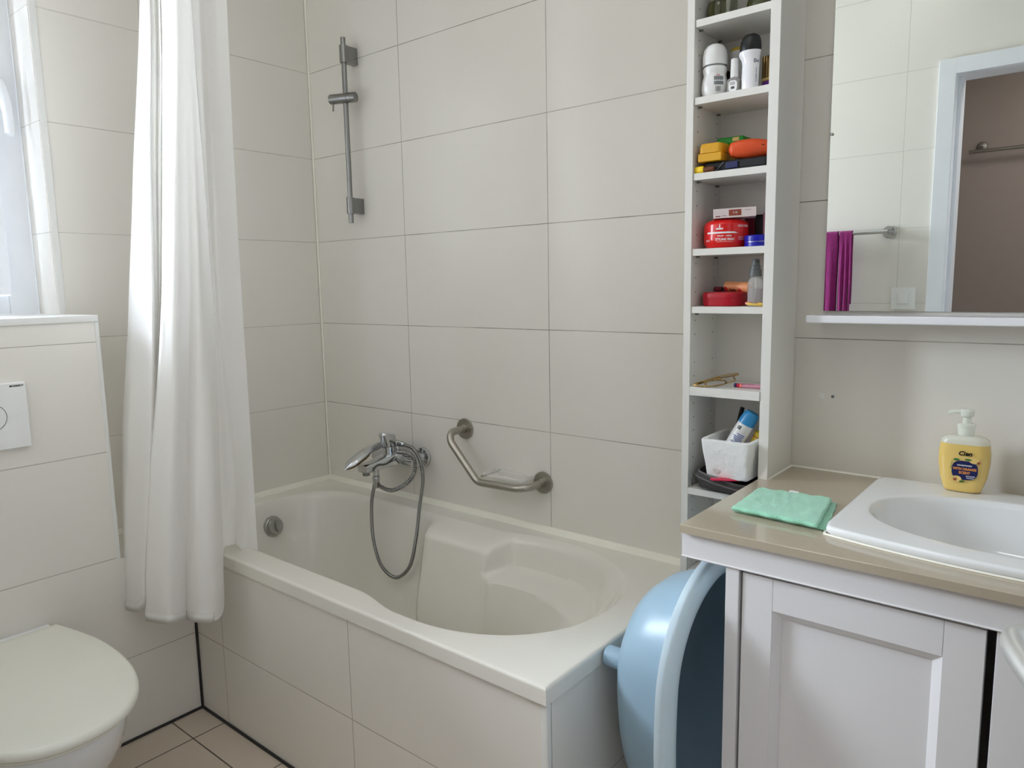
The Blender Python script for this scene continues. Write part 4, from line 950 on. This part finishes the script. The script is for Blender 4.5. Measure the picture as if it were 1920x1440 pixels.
b = MB(); pf = flat((1.6525, -0.1303, z + 0.0145), (1, 0, 0), (0, 0, 1))
for k in range(3): patch(b, pf, -0.006, 0.006, 0.003 + 0.0022 * k, 0.0038 + 0.0022 * k, 1, 1)
for k in range(7): patch(b, pf, -0.003 + 0.0012 * k, -0.0024 + 0.0012 * k + 0.0003 * (k % 3), -0.006, -0.001, 1, 1)
b.build('label_print', m_black, t, world=True)

t = thing('spray_deodorant', 'white deodorant bottle with black domed cap and curved neck', 'deodorant', (1.690, -0.122, z))
bx, by = 1.689, -0.124; b = MB()
b.rings([[Vector((bx + off + rx * math.cos(a), by + 0.8 * rx * math.sin(a), z + h)) for a in [2 * PI * k / 32 for k in range(32)]] for rx, h, off in ((0.0165, 0, 0), (0.0175, 0.002, 0), (0.0178, 0.03, 0), (0.0178, 0.052, 0.001), (0.0185, 0.061, 0), (0.0215, 0.069, -0.002), (0.0225, 0.075, -0.002), (0.0220, 0.078, -0.001))])
b.build('bottle_body', m_whiteg, t, world=True)
b = MB(); b.rings([[Vector((bx - 0.001 + 0.0005 * h / 0.01 + rx * math.cos(a), by + 0.82 * rx * math.sin(a), z + 0.0783 + h)) for a in [2 * PI * k / 32 for k in range(32)]] for rx, h in ((0.0215, 0), (0.0222, 0.006), (0.0210, 0.018), (0.0175, 0.028), (0.0120, 0.0325), (0.004, 0.034))])
b.build('black_cap', m_black, t, world=True)
b = MB(); fn = cylmap((bx + 0.001, by), 0.0181, PHI + 0.55, z); fn2 = lambda x, y: fn(x, y)
def ellmap(x, y):
    a = PHI + 0.62 + x / 0.0181; return Vector((bx + 0.0183 * math.sin(a), by - 0.0148 * math.cos(a), z + y))
put_text(b, 'Dove', 0.0095, lambda x, y: ellmap(x, y) + Vector((0.0003, -0.0006, 0)), bold=0.0002, cx=0.004, cy=0.0555)
rotf = lambda x, y: ellmap(-y * -1 * 0 + (-y), x) if False else ellmap(-y, x)
put_text(b, 'invisible care', 0.0055, lambda x, y: ellmap(-y + 0.0, x + 0.028), bold=0.0)
b.build('bottle_lettering', m_navy, t, world=True)

t = thing('cosmetic_jar', 'gold-capped cosmetic jar with purple base at the right of the second shelf', 'jar', (1.716, -0.07, z))
MB().lathe([(0.016, 0), (0.0185, 0.004), (0.0185, 0.018), (0.016, 0.024)], (1.711, -0.068, z), seg=32).build('jar_base', m_purple, t, world=True)
MB().lathe([(0.0160, 0.024), (0.0185, 0.026), (0.0185, 0.030)], (1.711, -0.068, z), seg=32).build('jar_band', m_cream, t, world=True)
b = MB(); N_ = 28; b.rings([[Vector((1.711 + (0.0168 + 0.0007 * (k % 2)) * math.cos(2 * PI * k / (2 * N_)), -0.068 + (0.0168 + 0.0007 * (k % 2)) * math.sin(2 * PI * k / (2 * N_)), z + h)) for k in range(2 * N_)] for h in (0.0302, 0.075)]); b.build('ribbed_cap', m_gold, t, world=True)
o = MB().box((1.585, -0.045, z), (1.603, -0.012, z + 0.075), 0.003).build('dark_box', m_dkblack); tag(o, 'dark narrow box behind the white roll-on deodorant', 'box')
t = thing('mascara', 'slim dark red mascara tube behind the roll-on deodorant', 'mascara', (1.642, -0.085, z))
MB().lathe([(0.0065, 0), (0.0065, 0.045), (0.006, 0.046)], (1.6375, -0.083, z), seg=16).build('tube_body', m_maroon, t, world=True)
MB().lathe([(0.0068, 0.0462), (0.0066, 0.075), (0.004, 0.078)], (1.6375, -0.083, z), seg=16).build('tube_cap', m_black, t, world=True)

# -- glasses cases shelf
z = SH['cases'] + 0.0003
def caseshape(mb, a, b, z0, z1, w, bow=0.0, n=24, e=2.6, tip=0.35, belly=0.5):
    a = Vector(a); b = Vector(b); d = (b - a); L_ = d.length; d.normalize(); sd_ = Vector((-d.y, d.x, 0)).normalized(); R_ = []
    for i in range(n + 1):
        u = i / n; s_ = (tip + (1 - tip) * math.sin(PI * min(1, max(0, (u * 0.96 + 0.02)))) ** belly); s_ *= (0.2 if i in (0, n) else 1)
        p = a + d * (L_ * u); hz = (z1 - z0) / 2 * s_; zc_ = z0 + (z1 - z0) / 2 + bow * math.sin(PI * u) - (z1 - z0) * 0.0
        R_.append([Vector((p.x, p.y, zc_)) + sd_ * (w / 2 * s_ * math.copysign(abs(math.cos(q)) ** (2 / e), math.cos(q))) + Vector((0, 0, hz * math.copysign(abs(math.sin(q)) ** (2 / e), math.sin(q)))) for q in [2 * PI * k / 24 for k in range(24)]])
    mb.rings(R_); return mb
t = thing('glasses_case', 'black glasses case lying under the coloured cases', 'glasses case', (1.66, -0.08, z))
MB().box((1.592, -0.135, z), (1.734, -0.02, z + 0.022), 0.007, seg=4).build('case_body', m_dkblack, t, world=True)
MB().tube([(1.600, -0.1365, z + 0.003), (1.626, -0.138, z + 0.004), (1.640, -0.1385, z + 0.019)], 0.0007, 6).build('case_seam', m_greyprint, t, world=True)
MB().box((1.645, -0.1385, z + 0.004), (1.672, -0.135, z + 0.017), 0.0015).build('case_clasp', m_navy, t, world=True)
t = thing('hard_case', 'mustard yellow hard case on top of the black case', 'glasses case', (1.61, -0.09, z + 0.022))
b = MB(); b.box((1.584, -0.146, z + 0.0225), (1.638, -0.030, z + 0.0405), 0.003, seg=3); b.build('case_bottom', m_yel, t, world=True)
b = MB(); b.rings([sering(1.611, -0.088, rx_, ry_, z + h_, 7, 56) for rx_, ry_, h_ in ((0.0268, 0.0578, 0.0408), (0.027, 0.058, 0.0412), (0.0268, 0.0575, 0.054), (0.0245, 0.055, 0.0605), (0.018, 0.048, 0.0625))]); b.build('case_lid', m_yel, t, world=True)
t = thing('soft_case', 'orange rounded case leaning across the black case', 'glasses case', (1.69, -0.09, z + 0.022))
b = MB(); caseshape(b, (1.6465, -0.128, 0), (1.7290, -0.0880, 0), z + 0.0225, z + 0.064, 0.044, tip=0.50, belly=0.7); b.build('case_body', m_org, t, world=True, sharp=70)
MB().tube([(1.699, -0.1240, z + 0.050), (1.709, -0.1190, z + 0.049), (1.719, -0.1135, z + 0.047)], 0.0012, 6, k=3).build('case_slot', m_black, t, world=True)
o = MB().box((1.599, -0.085, z + 0.0632), (1.662, -0.035, z + 0.0795), 0.005, seg=4, rot=Matrix.Rotation(0.0, 3, 'Y')).build('green_case', m_grn); o.name = 'slim_case'; tag(o, 'bright green slim case on top at the back of the shelf', 'case')
o = MB().box((1.637, -0.0854, z + 0.0690), (1.652, -0.0850, z + 0.0770)).build('case_sticker', m_cream); o.parent = [q for q in bpy.data.objects if q.name == 'slim_case'][0]; o.location = Vector(o.location) - Vector(o.parent.location)
t = thing('plastic_piece', 'bright yellow and amber plastic piece at the left shelf front', 'plastic piece', (1.59, -0.145, z))
b = MB(); caseshape(b, (1.5765, -0.1400, 0), (1.598, -0.1425, 0), z + 0.0002, z + 0.0145, 0.010, tip=0.75, belly=0.4); b.build('yellow_end', m_yelb, t, world=True, sharp=70)
b = MB(); caseshape(b, (1.596, -0.1425, 0), (1.622, -0.1425, 0), z + 0.0002, z + 0.0125, 0.008, tip=0.7, belly=0.4); b.build('amber_end', pm('amber_plastic', (120, 62, 12), 0.15, trans=0.4), t, world=True, sharp=70)

# -- styling wax shelf
z = SH['wax'] + 0.0003
t = thing('hair_wax_jar', 'round red styling wax jar with white lettering', 'jar', (1.631, -0.088, z))
jc = (1.630, -0.0925); jr = 0.0485
MB().lathe([(0.040, 0), (0.043, 0.002), (0.0478, 0.010), (0.0485, 0.018), (0.0485, 0.031)], (jc[0], jc[1], z), seg=56).build('jar_body', m_red, t, world=True)
MB().lathe([(0.0485, 0.0345), (0.0485, 0.050), (0.0470, 0.0545), (0.040, 0.0600), (0.036, 0.0615), (0, 0.0615)], (jc[0], jc[1], z), seg=56).build('jar_lid', m_red, t, world=True)
MB().lathe([(0.0483, 0.0312), (0.0483, 0.0344)], (jc[0], jc[1], z), seg=56).build('lid_joint', m_red, t, world=True)
fj = cylmap(jc, jr + 0.0002, PHI, z); b = MB(); patch(b, fj, -0.046, 0.016, 0.0310, 0.0345, 20, 1)
vs = [b.bm.verts.new(fj(*p)) for p in ((0.016, 0.0310), (0.027, 0.0306), (0.018, 0.0345), (0.016, 0.0345))]; b.face(vs)
b.build('white_band', m_whitep, t, world=True)
b = MB(); put_text(b, 'STYLING WAX', 0.0072, fj, bold=0.0002, sx=0.86, cx=-0.003, cy=0.0180); put_text(b, 'PROF \u00b7 HAIR', 0.0042, fj, bold=0.0001, sx=1.35, cx=-0.003, cy=0.0255)
put_text(b, 'GOLD SERIES', 0.0062, fj, bold=0.0001, sx=0.9, cx=0.042, cy=0.0465)
for k in range(3): patch(b, fj, 0.027, 0.047, 0.0165 + 0.003 * k, 0.0172 + 0.003 * k, 5, 1)
patch(b, fj, -0.021, 0.015, 0.0128, 0.0133, 8, 1); put_text(b, 'WAX', 0.006, fj, sx=0.9, cx=-0.045, cy=0.016)
put_text(b, 'MOSSUP', 0.0042, fj, bold=0.0004, sx=1.0, cx=-0.014, cy=0.0410); patch(b, fj, -0.0155, -0.0125, 0.0440, 0.0475, 1, 1); patch(b, fj, -0.0148, -0.0132, 0.0482, 0.0515, 1, 1)
b.build('jar_lettering', m_whitep, t, world=True)
t = thing('powder_box', 'pale pink cardboard make-up box lying on the red wax jar', 'box', (1.652, -0.09, z + 0.062))
rt_ = Matrix.Rotation(-0.03, 3, 'Y') @ Matrix.Rotation(0.42, 3, 'Z')
cc = Vector((1.650, -0.098, z + 0.0745)); bd = MB()
bd.box((cc.x - 0.0445, cc.y - 0.030, cc.z - 0.0100), (cc.x + 0.0445, cc.y + 0.030, cc.z + 0.0100), 0.0006, rot=rt_)
po = bd.build('box_body', m_palep, t, world=True)
mkf = lambda off: (lambda x, y: cc + rt_ @ Vector((x, -0.030 - off, y)))
b = MB(); patch(b, mkf(0.0003), -0.012, 0.014, -0.0065, 0.0065, 1, 1); b.build('brown_patch', m_brownp, t, world=True)
b = MB(); put_text(b, '110', 0.0068, mkf(0.0006), cx=0.001); b.build('shade_number', m_whitep, t, world=True)
b = MB(); patch(b, mkf(0.0003), -0.040, -0.030, -0.0075, -0.0055, 1, 1); patch(b, mkf(0.0003), -0.027, -0.016, -0.006, -0.0052, 1, 1); patch(b, mkf(0.0003), 0.022, 0.034, 0.004, 0.0046, 1, 1); b.build('small_print', m_maroon, t, world=True)
b = MB(); tp = lambda x, y: cc + rt_ @ Vector((x, y, 0.0103)); patch(b, tp, -0.044, 0.040, -0.028, 0.0295, 1, 1); b.build('box_top_print', m_black, t, world=True)
o = rbox((1.655, -0.050, z), (1.679, -0.012, z + 0.066), 0.0006, 'make_up_box', m_maroon); tag(o, 'maroon upright make-up box directly right of the red jar', 'box')
o = rbox((1.680, -0.052, z), (1.697, -0.012, z + 0.073), 0.0006, 'make_up_box', m_black); tag(o, 'black upright make-up box between the maroon and pink boxes', 'box')
t = thing('make_up_box', 'pink upright make-up box with vertical dark script', 'box', (1.717, -0.03, z))
MB().box((1.6978, -0.052, z), (1.7365, -0.012, z + 0.076), 0.0006).build('box_body', m_pinkc, t, world=True)
b = MB(); put_text(b, 'Too Faced', 0.011, lambda x, y: Vector((1.7135 - y * -1 * 0 + y, -0.0524, z + 0.044 - x)), bold=0.0001, shear=0.2); b.build('script_lettering', m_maroon, t, world=True)
t = thing('cream_tin', 'royal blue round cream tin right of the red jar', 'tin', (1.7, -0.095, z))
MB().lathe([(0.029, 0), (0.030, 0.001), (0.030, 0.010)], (1.7078, -0.0995, z), seg=48).build('tin_base', m_blue, t, world=True)
MB().lathe([(0.0296, 0.010), (0.0296, 0.0112)], (1.7078, -0.0995, z), seg=48).build('tin_ring', m_satin, t, world=True)
MB().lathe([(0.0305, 0.0112), (0.0306, 0.0225), (0.029, 0.0245), (0, 0.025)], (1.7078, -0.0995, z), seg=48).build('tin_lid', m_blue, t, world=True)

# -- spray bottle shelf
z = SH['spray'] + 0.0003
t = thing('red_tin', 'flat rounded red tin box on the spray bottle shelf', 'tin', (1.632, -0.08, z))
b = MB(); b.rings([sering(1.6290, -0.083, rx, ry, z + h, 3.4, 56) for rx, ry, h in ((0.0435, 0.045, 0), (0.0450, 0.0465, 0.002), (0.0455, 0.047, 0.018))]); b.build('tin_base', m_dred, t, world=True)
b = MB(); b.rings([sering(1.6290, -0.083, rx, ry, z + h, 3.4, 56) for rx, ry, h in ((0.0463, 0.0478, 0.0182), (0.0463, 0.0478, 0.0265), (0.0445, 0.046, 0.0300), (0.041, 0.042, 0.0312))]); b.build('tin_lid', m_dred, t, world=True)
t = thing('lip_balm_tube', 'peach and red tube lying on the red tin', 'tube', (1.655, -0.08, z + 0.031))
a0 = Vector((1.625, -0.075, z + 0.0435)); d0 = Vector((0.060, -0.010, -0.003)); L_ = d0.length
MB().lathe([(0.0085, 0), (0.0115, 0.0012), (0.0118, 0.045), (0.0118, L_)], a0, d0, 28).build('tube_body', m_peach, t, world=True)
dn0 = d0.normalized(); sdv = dn0.cross(Vector((0, 0, 1))).normalized(); upv = sdv.cross(dn0)
def tubemap(x, y): th_ = -y / 0.0120 + 0.30; return a0 + dn0 * x + (sdv * math.cos(th_) + upv * -math.sin(th_) * -1 * -1) * 0.0121
b = MB(); blob(b, tubemap, 0.006, -0.003, 0.005, 0.006, 16); blob(b, tubemap, 0.041, -0.005, 0.006, 0.005, 16); b.build('red_spots', m_redprint, t, world=True)
b = MB(); put_text(b, 'Hello', 0.0085, tubemap, bold=0.0003, cx=0.024, cy=-0.004); b.build('tube_lettering', m_black, t, world=True)
t = thing('lipstick', 'small dark lipstick lying on the left of the red tin', 'lipstick', (1.60, -0.08, z + 0.031))
MB().lathe([(0.0055, 0), (0.0060, 0.001), (0.0060, 0.020), (0.0052, 0.022)], (1.597, -0.072, z + 0.0374), (0.93, -0.3, 0), 20).build('lipstick_case', m_maroon, t, world=True)
MB().lathe([(0.0050, 0.022), (0.0050, 0.030), (0.0045, 0.031)], (1.597, -0.072, z + 0.0374), (0.93, -0.3, 0), 20).build('lipstick_cap', m_black, t, world=True)
t = thing('spray_bottle', 'small clear travel spray bottle with grey pump', 'spray bottle', (1.7165, -0.12, z))
sx_, sy_ = 1.7070, -0.112
MB().lathe([(0.0150, 0), (0.0158, 0.002), (0.0158, 0.048), (0.0145, 0.056), (0.010, 0.062), (0.010, 0.064)], (sx_, sy_, z), seg=36).build('bottle_body', m_clearp, t, world=True)
MB().lathe([(0.0145, 0.002), (0.0150, 0.0035), (0.0150, 0.038), (0, 0.0382)], (sx_, sy_, z), seg=36).build('bottle_liquid', pm('faint_mauve_liquid', (150, 136, 146), 0.05, alpha=0.45, var=0), t, world=True)
pmp = MB().lathe([(0.0128, 0.0642), (0.0130, 0.0655), (0.0122, 0.079)], (sx_, sy_, z), seg=32).build('pump_collar', m_grayp, t, world=True)
MB().lathe([(0.0105, 0.0792), (0.0100, 0.087), (0.0088, 0.088), (0.0078, 0.100), (0.0070, 0.1015)], (sx_, sy_, z), seg=28).build('pump_head', m_grayp, pmp, world=True)
MB().lathe([(0.0018, 0), (0.0018, 0.0025)], (sx_ + 0.0055, sy_ - 0.0065, z + 0.096), (0.6, -0.8, 0), 12).build('nozzle', m_black, pmp, world=True)
MB().tube([(sx_, sy_, z + 0.075), (sx_ + 0.001, sy_, z + 0.03), (sx_ - 0.004, sy_, z + 0.004)], 0.0012, 8, k=3).build('dip_tube', m_white, t, world=True)
t = thing('coil_bracelet', 'pink and yellow beaded bracelet at the shelf front below the spray bottle', 'bracelet', (1.719, -0.14, z))
for nm, a0_, a1_, mt_, n_b in (('pink_beads', 2.6, 3.9, pm('pink_beads', (244, 150, 150), 0.4), 10), ('yellow_beads', 3.9, 7.6, pm('yellow_beads', (244, 212, 110), 0.4), 30), ('orange_beads', 7.6, 8.9, pm('orange_beads', (240, 150, 60), 0.4), 10)):
    b = MB(); P = []; rd = []
    for k in range(n_b * 4 + 1):
        a = a0_ + (a1_ - a0_) * k / (n_b * 4); P.append((1.7150 + 0.0175 * math.cos(a), -0.1340 + 0.0125 * math.sin(a), z + 0.0036 + 0.0018 * (1 + math.sin(a - 1.2)))); rd.append(0.0030 if k % 4 in (1, 2) else 0.0023)
    b.tube(P, rd, 8).build(nm, mt_, t, world=True, sharp=80)

# -- hair clip shelf
z = SH['clip'] + 0.0003
t = thing('metal_hair_claw', 'gold wire hair claw clip at the left shelf front', 'hair clip', (1.62, -0.12, z))
w1 = [(1.583, -0.148, z + 0.0025), (1.600, -0.151, z + 0.0022), (1.625, -0.150, z + 0.0030), (1.645, -0.140, z + 0.007), (1.652, -0.125, z + 0.010), (1.640, -0.115, z + 0.014), (1.620, -0.125, z + 0.014), (1.600, -0.138, z + 0.008), (1.583, -0.148, z + 0.0025)]
MB().tube(w1, 0.0017, 8, k=5).build('lower_jaw', m_gold, t, world=True)
w2 = [(1.585, -0.146, z + 0.006), (1.605, -0.140, z + 0.013), (1.630, -0.132, z + 0.022), (1.655, -0.124, z + 0.029), (1.672, -0.118, z + 0.032), (1.674, -0.116, z + 0.029), (1.655, -0.118, z + 0.024), (1.632, -0.124, z + 0.018), (1.615, -0.134, z + 0.013)]
MB().tube(w2, 0.0015, 8, k=5).build('upper_jaw', m_gold, t, world=True)
MB().tube([(1.666, -0.122, z + 0.026), (1.669, -0.120, z + 0.017), (1.655, -0.128, z + 0.011)], 0.0014, 8, k=4).build('jaw_hook', m_gold, t, world=True)
MB().lathe([(0.0032, 0), (0.0032, 0.016)], (1.626, -0.140, z + 0.017), (0.8, 0.6, 0.2), 14).build('clip_spring', m_gold, t, world=True)
MB().box((1.6105, -0.1475, z + 0.004), (1.6135, -0.1455, z + 0.0125), 0.0005).build('clip_tooth', m_gold, t, world=True)
t = thing('glitter_hair_clip', 'pink glitter hair clip with dark and red end beside the gold claw', 'hair clip', (1.69, -0.10, z))
b = MB(); P = [Vector((1.700 + 0.032 * math.cos(a), -0.105 + 0.011 * math.sin(a), z + 0.0042)) for a in [2 * PI * k / 48 for k in range(48)]]
b.tube(P, 0.0035, 8, loop=True); b.build('glitter_band', m_pinkacr, t, world=True)
for nm, x0, x1, mt_ in (('purple_tip', 1.665, 1.6715, pm('dark_purple_bead', (80, 50, 110), 0.2)), ('red_bead', 1.672, 1.6785, m_crimson), ('coral_bead', 1.679, 1.6855, pm('coral_bead', (240, 120, 110), 0.2))):
    MB().lathe([(0.0026, 0), (0.0046, 0.0015), (0.0046, (x1 - x0) - 0.0015), (0.0026, x1 - x0)], (x0, -0.1115 - (x0 - 1.665) * 0.2, z + 0.0048), (1, -0.2, 0), 14).build(nm, mt_, t, world=True)

# -- bag, polystyrene tray and its contents
z = SH['bag'] + 0.0003
t = thing('mesh_pouch', 'open grey zipped mesh pouch squashed under the white polystyrene box', 'pouch', (1.66, -0.10, z))
def pouch(k, zz_, e=2.4): return [Vector((1.6585 + (0.0745 + k) * math.copysign(abs(math.cos(a)) ** (2 / e), math.cos(a)), -0.098 + (0.078 + k) * math.copysign(abs(math.sin(a)) ** (2 / e), math.sin(a)), zz_ + 0.003 * math.sin(a * 3 + 1) + 0.010 * (-math.cos(a)) * (zz_ > z + 0.012))) for a in [2 * PI * j / 64 for j in range(64)]]
b = MB(); b.rings([pouch(-0.016, z + 0.0035), pouch(-0.006, z + 0.006), pouch(0.001, z + 0.016), pouch(0.001, z + 0.026), pouch(-0.003, z + 0.034), pouch(-0.007, z + 0.034), pouch(-0.006, z + 0.024), pouch(-0.012, z + 0.012), pouch(-0.02, z + 0.009)])
b.build('pouch_body', m_mesh, t, world=True, sharp=60)
MB().tube([p + Vector((0, 0, 0.0)) for p in pouch(-0.004, z + 0.0345)], 0.0022, 8, loop=True).build('zip_edge', m_zip, t, world=True)
MB().tube([p for p in pouch(0.0022, z + 0.024)], 0.0018, 8, loop=True).build('zip_teeth', m_zip, t, world=True)
MB().tube([(1.5905, -0.160, z + 0.034), (1.5895, -0.163, z + 0.022), (1.590, -0.163, z + 0.008)], 0.0014, 8, k=3).build('zip_puller', m_dsatin, t, world=True)
foam = thing('polystyrene_box', 'open white polystyrene box full of toiletries on the grey pouch', 'box', (1.672, -0.105, z + 0.0380))
fz = z + 0.0375; fh = 0.088; fcx, fcy = 1.6735, -0.1035
def fr(wx, wy, zz_, e=12, sd=0): return [Vector((fcx + wx * math.copysign(abs(math.cos(a)) ** (2 / e), math.cos(a)), fcy + wy * math.copysign(abs(math.sin(a)) ** (2 / e), math.sin(a)), zz_)) for a in [2 * PI * (j + 0.5) / 64 for j in range(64)]]
b = MB(); b.rings([fr(0.046, 0.060, fz), fr(0.0495, 0.063, fz + 0.004), fr(0.052, 0.067, fz + 0.03), fr(0.0565, 0.074, fz + 0.060), fr(0.0585, 0.078, fz + fh - 0.002), fr(0.0575, 0.077, fz + fh), fr(0.0475, 0.067, fz + fh), fr(0.0465, 0.066, fz + fh - 0.002), fr(0.040, 0.056, fz + 0.014), fr(0.038, 0.054, fz + 0.012)])
for v in b.bm.verts: v.co += noise.noise_vector(v.co * 90) * 0.0007
b.build('foam_shell', m_foam, foam, world=True, sharp=50)
MB().lathe([(0.0085, 0.0), (0.0088, 0.0006), (0.006, 0.0010), (0.0, 0.0011)], (fcx - 0.022, fcy - 0.0648, fz + 0.020), (0, -1, 0.12), 20).build('injection_mark', pm('grey_foam_mark', (196, 192, 186), 0.8), foam, world=True)
def stick(P0, P1): P0 = Vector(P0); P1 = Vector(P1); return P0, (P1 - P0)
t = thing('cream_bottle', 'white cream bottle with blue cap sticking out of the polystyrene box', 'bottle', (1.66, -0.10, fz + 0.02))
p0, dv_ = stick((1.6480, -0.114, fz + 0.035), (1.7055, -0.098, fz + 0.146)); LL = dv_.length; dn_ = dv_.normalized()
MB().lathe([(0.013, 0), (0.0175, 0.004), (0.0185, 0.02), (0.0185, LL - 0.036), (0.0178, LL - 0.033)], p0, dv_, 36, sx=1.0).build('bottle_body', m_white, t, world=True)
MB().lathe([(0.0185, LL - 0.0325), (0.0188, LL - 0.030), (0.0175, LL - 0.010), (0.0135, LL - 0.002), (0, LL)], p0, dv_, 36).build('blue_cap', m_bluecap, t, world=True)
cm = (Vector((2.3078, -1.687, 1.277)) - p0); fo = (cm - dn_ * cm.dot(dn_)).normalized(); sd2 = dn_.cross(fo) * -1
def botm(x, y, r=0.0188): a = x / r; return p0 + dn_ * y + (fo * math.cos(a) + sd2 * math.sin(a)) * r
b = MB()
for k in range(11): patch(b, botm, -0.013 + 0.001 * (k % 3), 0.012 - 0.003 * ((k * 7) % 4), 0.032 + k * 0.0036, 0.0338 + k * 0.0036, 6, 1)
b.build('blue_print_lines', m_bluetxt, t, world=True)
b = MB()
for k in range(7): patch(b, botm, 0.0045 + 0.0013 * k, 0.0045 + 0.0013 * k + (0.0006 if k % 2 else 0.0009), LL - 0.048, LL - 0.039, 1, 1)
b.build('barcode', m_black, t, world=True)
p0, dv_ = stick((1.640, -0.068, fz + 0.03), (1.6675, -0.066, fz + 0.148))
o = MB().lathe([(0.0045, 0), (0.0050, 0.001), (0.0050, dv_.length - 0.001), (0.0042, dv_.length)], p0, dv_, 20).build('eyeliner_pencil', m_black); tag(o, 'black eyeliner pencil leaning in the polystyrene box', 'pencil')
t = thing('toothpaste_tube', 'ochre yellow tube in the right rear of the polystyrene box', 'tube', (1.70, -0.09, fz + 0.03))
p0, dv_ = stick((1.6935, -0.098, fz + 0.03), (1.7215, -0.092, fz + 0.100)); MB().lathe([(0.010, 0), (0.0125, 0.003), (0.0125, dv_.length - 0.003), (0.010, dv_.length)], p0, dv_, 24).build('tube_body', m_tubey, t, world=True)
MB().lathe([(0.0126, dv_.length - 0.014), (0.0128, dv_.length - 0.012)], p0, dv_, 24).build('tube_stripe', m_brownp, t, world=True)
t = thing('lip_gloss', 'crimson tube behind the blue-capped bottle', 'tube', (1.70, -0.05, fz + 0.03))
p0, dv_ = stick((1.700, -0.055, fz + 0.030), (1.7275, -0.050, fz + 0.132)); MB().lathe([(0.008, 0), (0.0095, 0.002), (0.0095, dv_.length - 0.03)], p0, dv_, 20).build('tube_body', m_crimson, t, world=True)
MB().lathe([(0.0097, dv_.length - 0.0298), (0.0092, dv_.length - 0.002), (0.007, dv_.length)], p0, dv_, 20).build('tube_cap', m_maroon, t, world=True)
t = thing('comb', 'shiny crimson comb poking out of the pouch front', 'comb', (1.67, -0.15, z + 0.02))
b = MB(); R_ = []
for i in range(13):
    u = i / 12; p = Vector((1.6500 + 0.048 * u, -0.190 + 0.050 * u, z + 0.0390 - 0.003 * u)); wdt = 0.0165 * (math.sin(PI * min(1, (u * 0.55 + 0.06)))) ** 0.5; sdd = Vector((0.55, 0.83, 0.0)).cross(Vector((0, 0, 1))).normalized()
    R_.append([p + sdd * (wdt * math.cos(a)) + Vector((0, 0, 0.0026 * math.sin(a))) for a in [2 * PI * k / 16 for k in range(16)]])
b.rings(R_); b.build('comb_body', m_crimson, t, world=True, sharp=60)
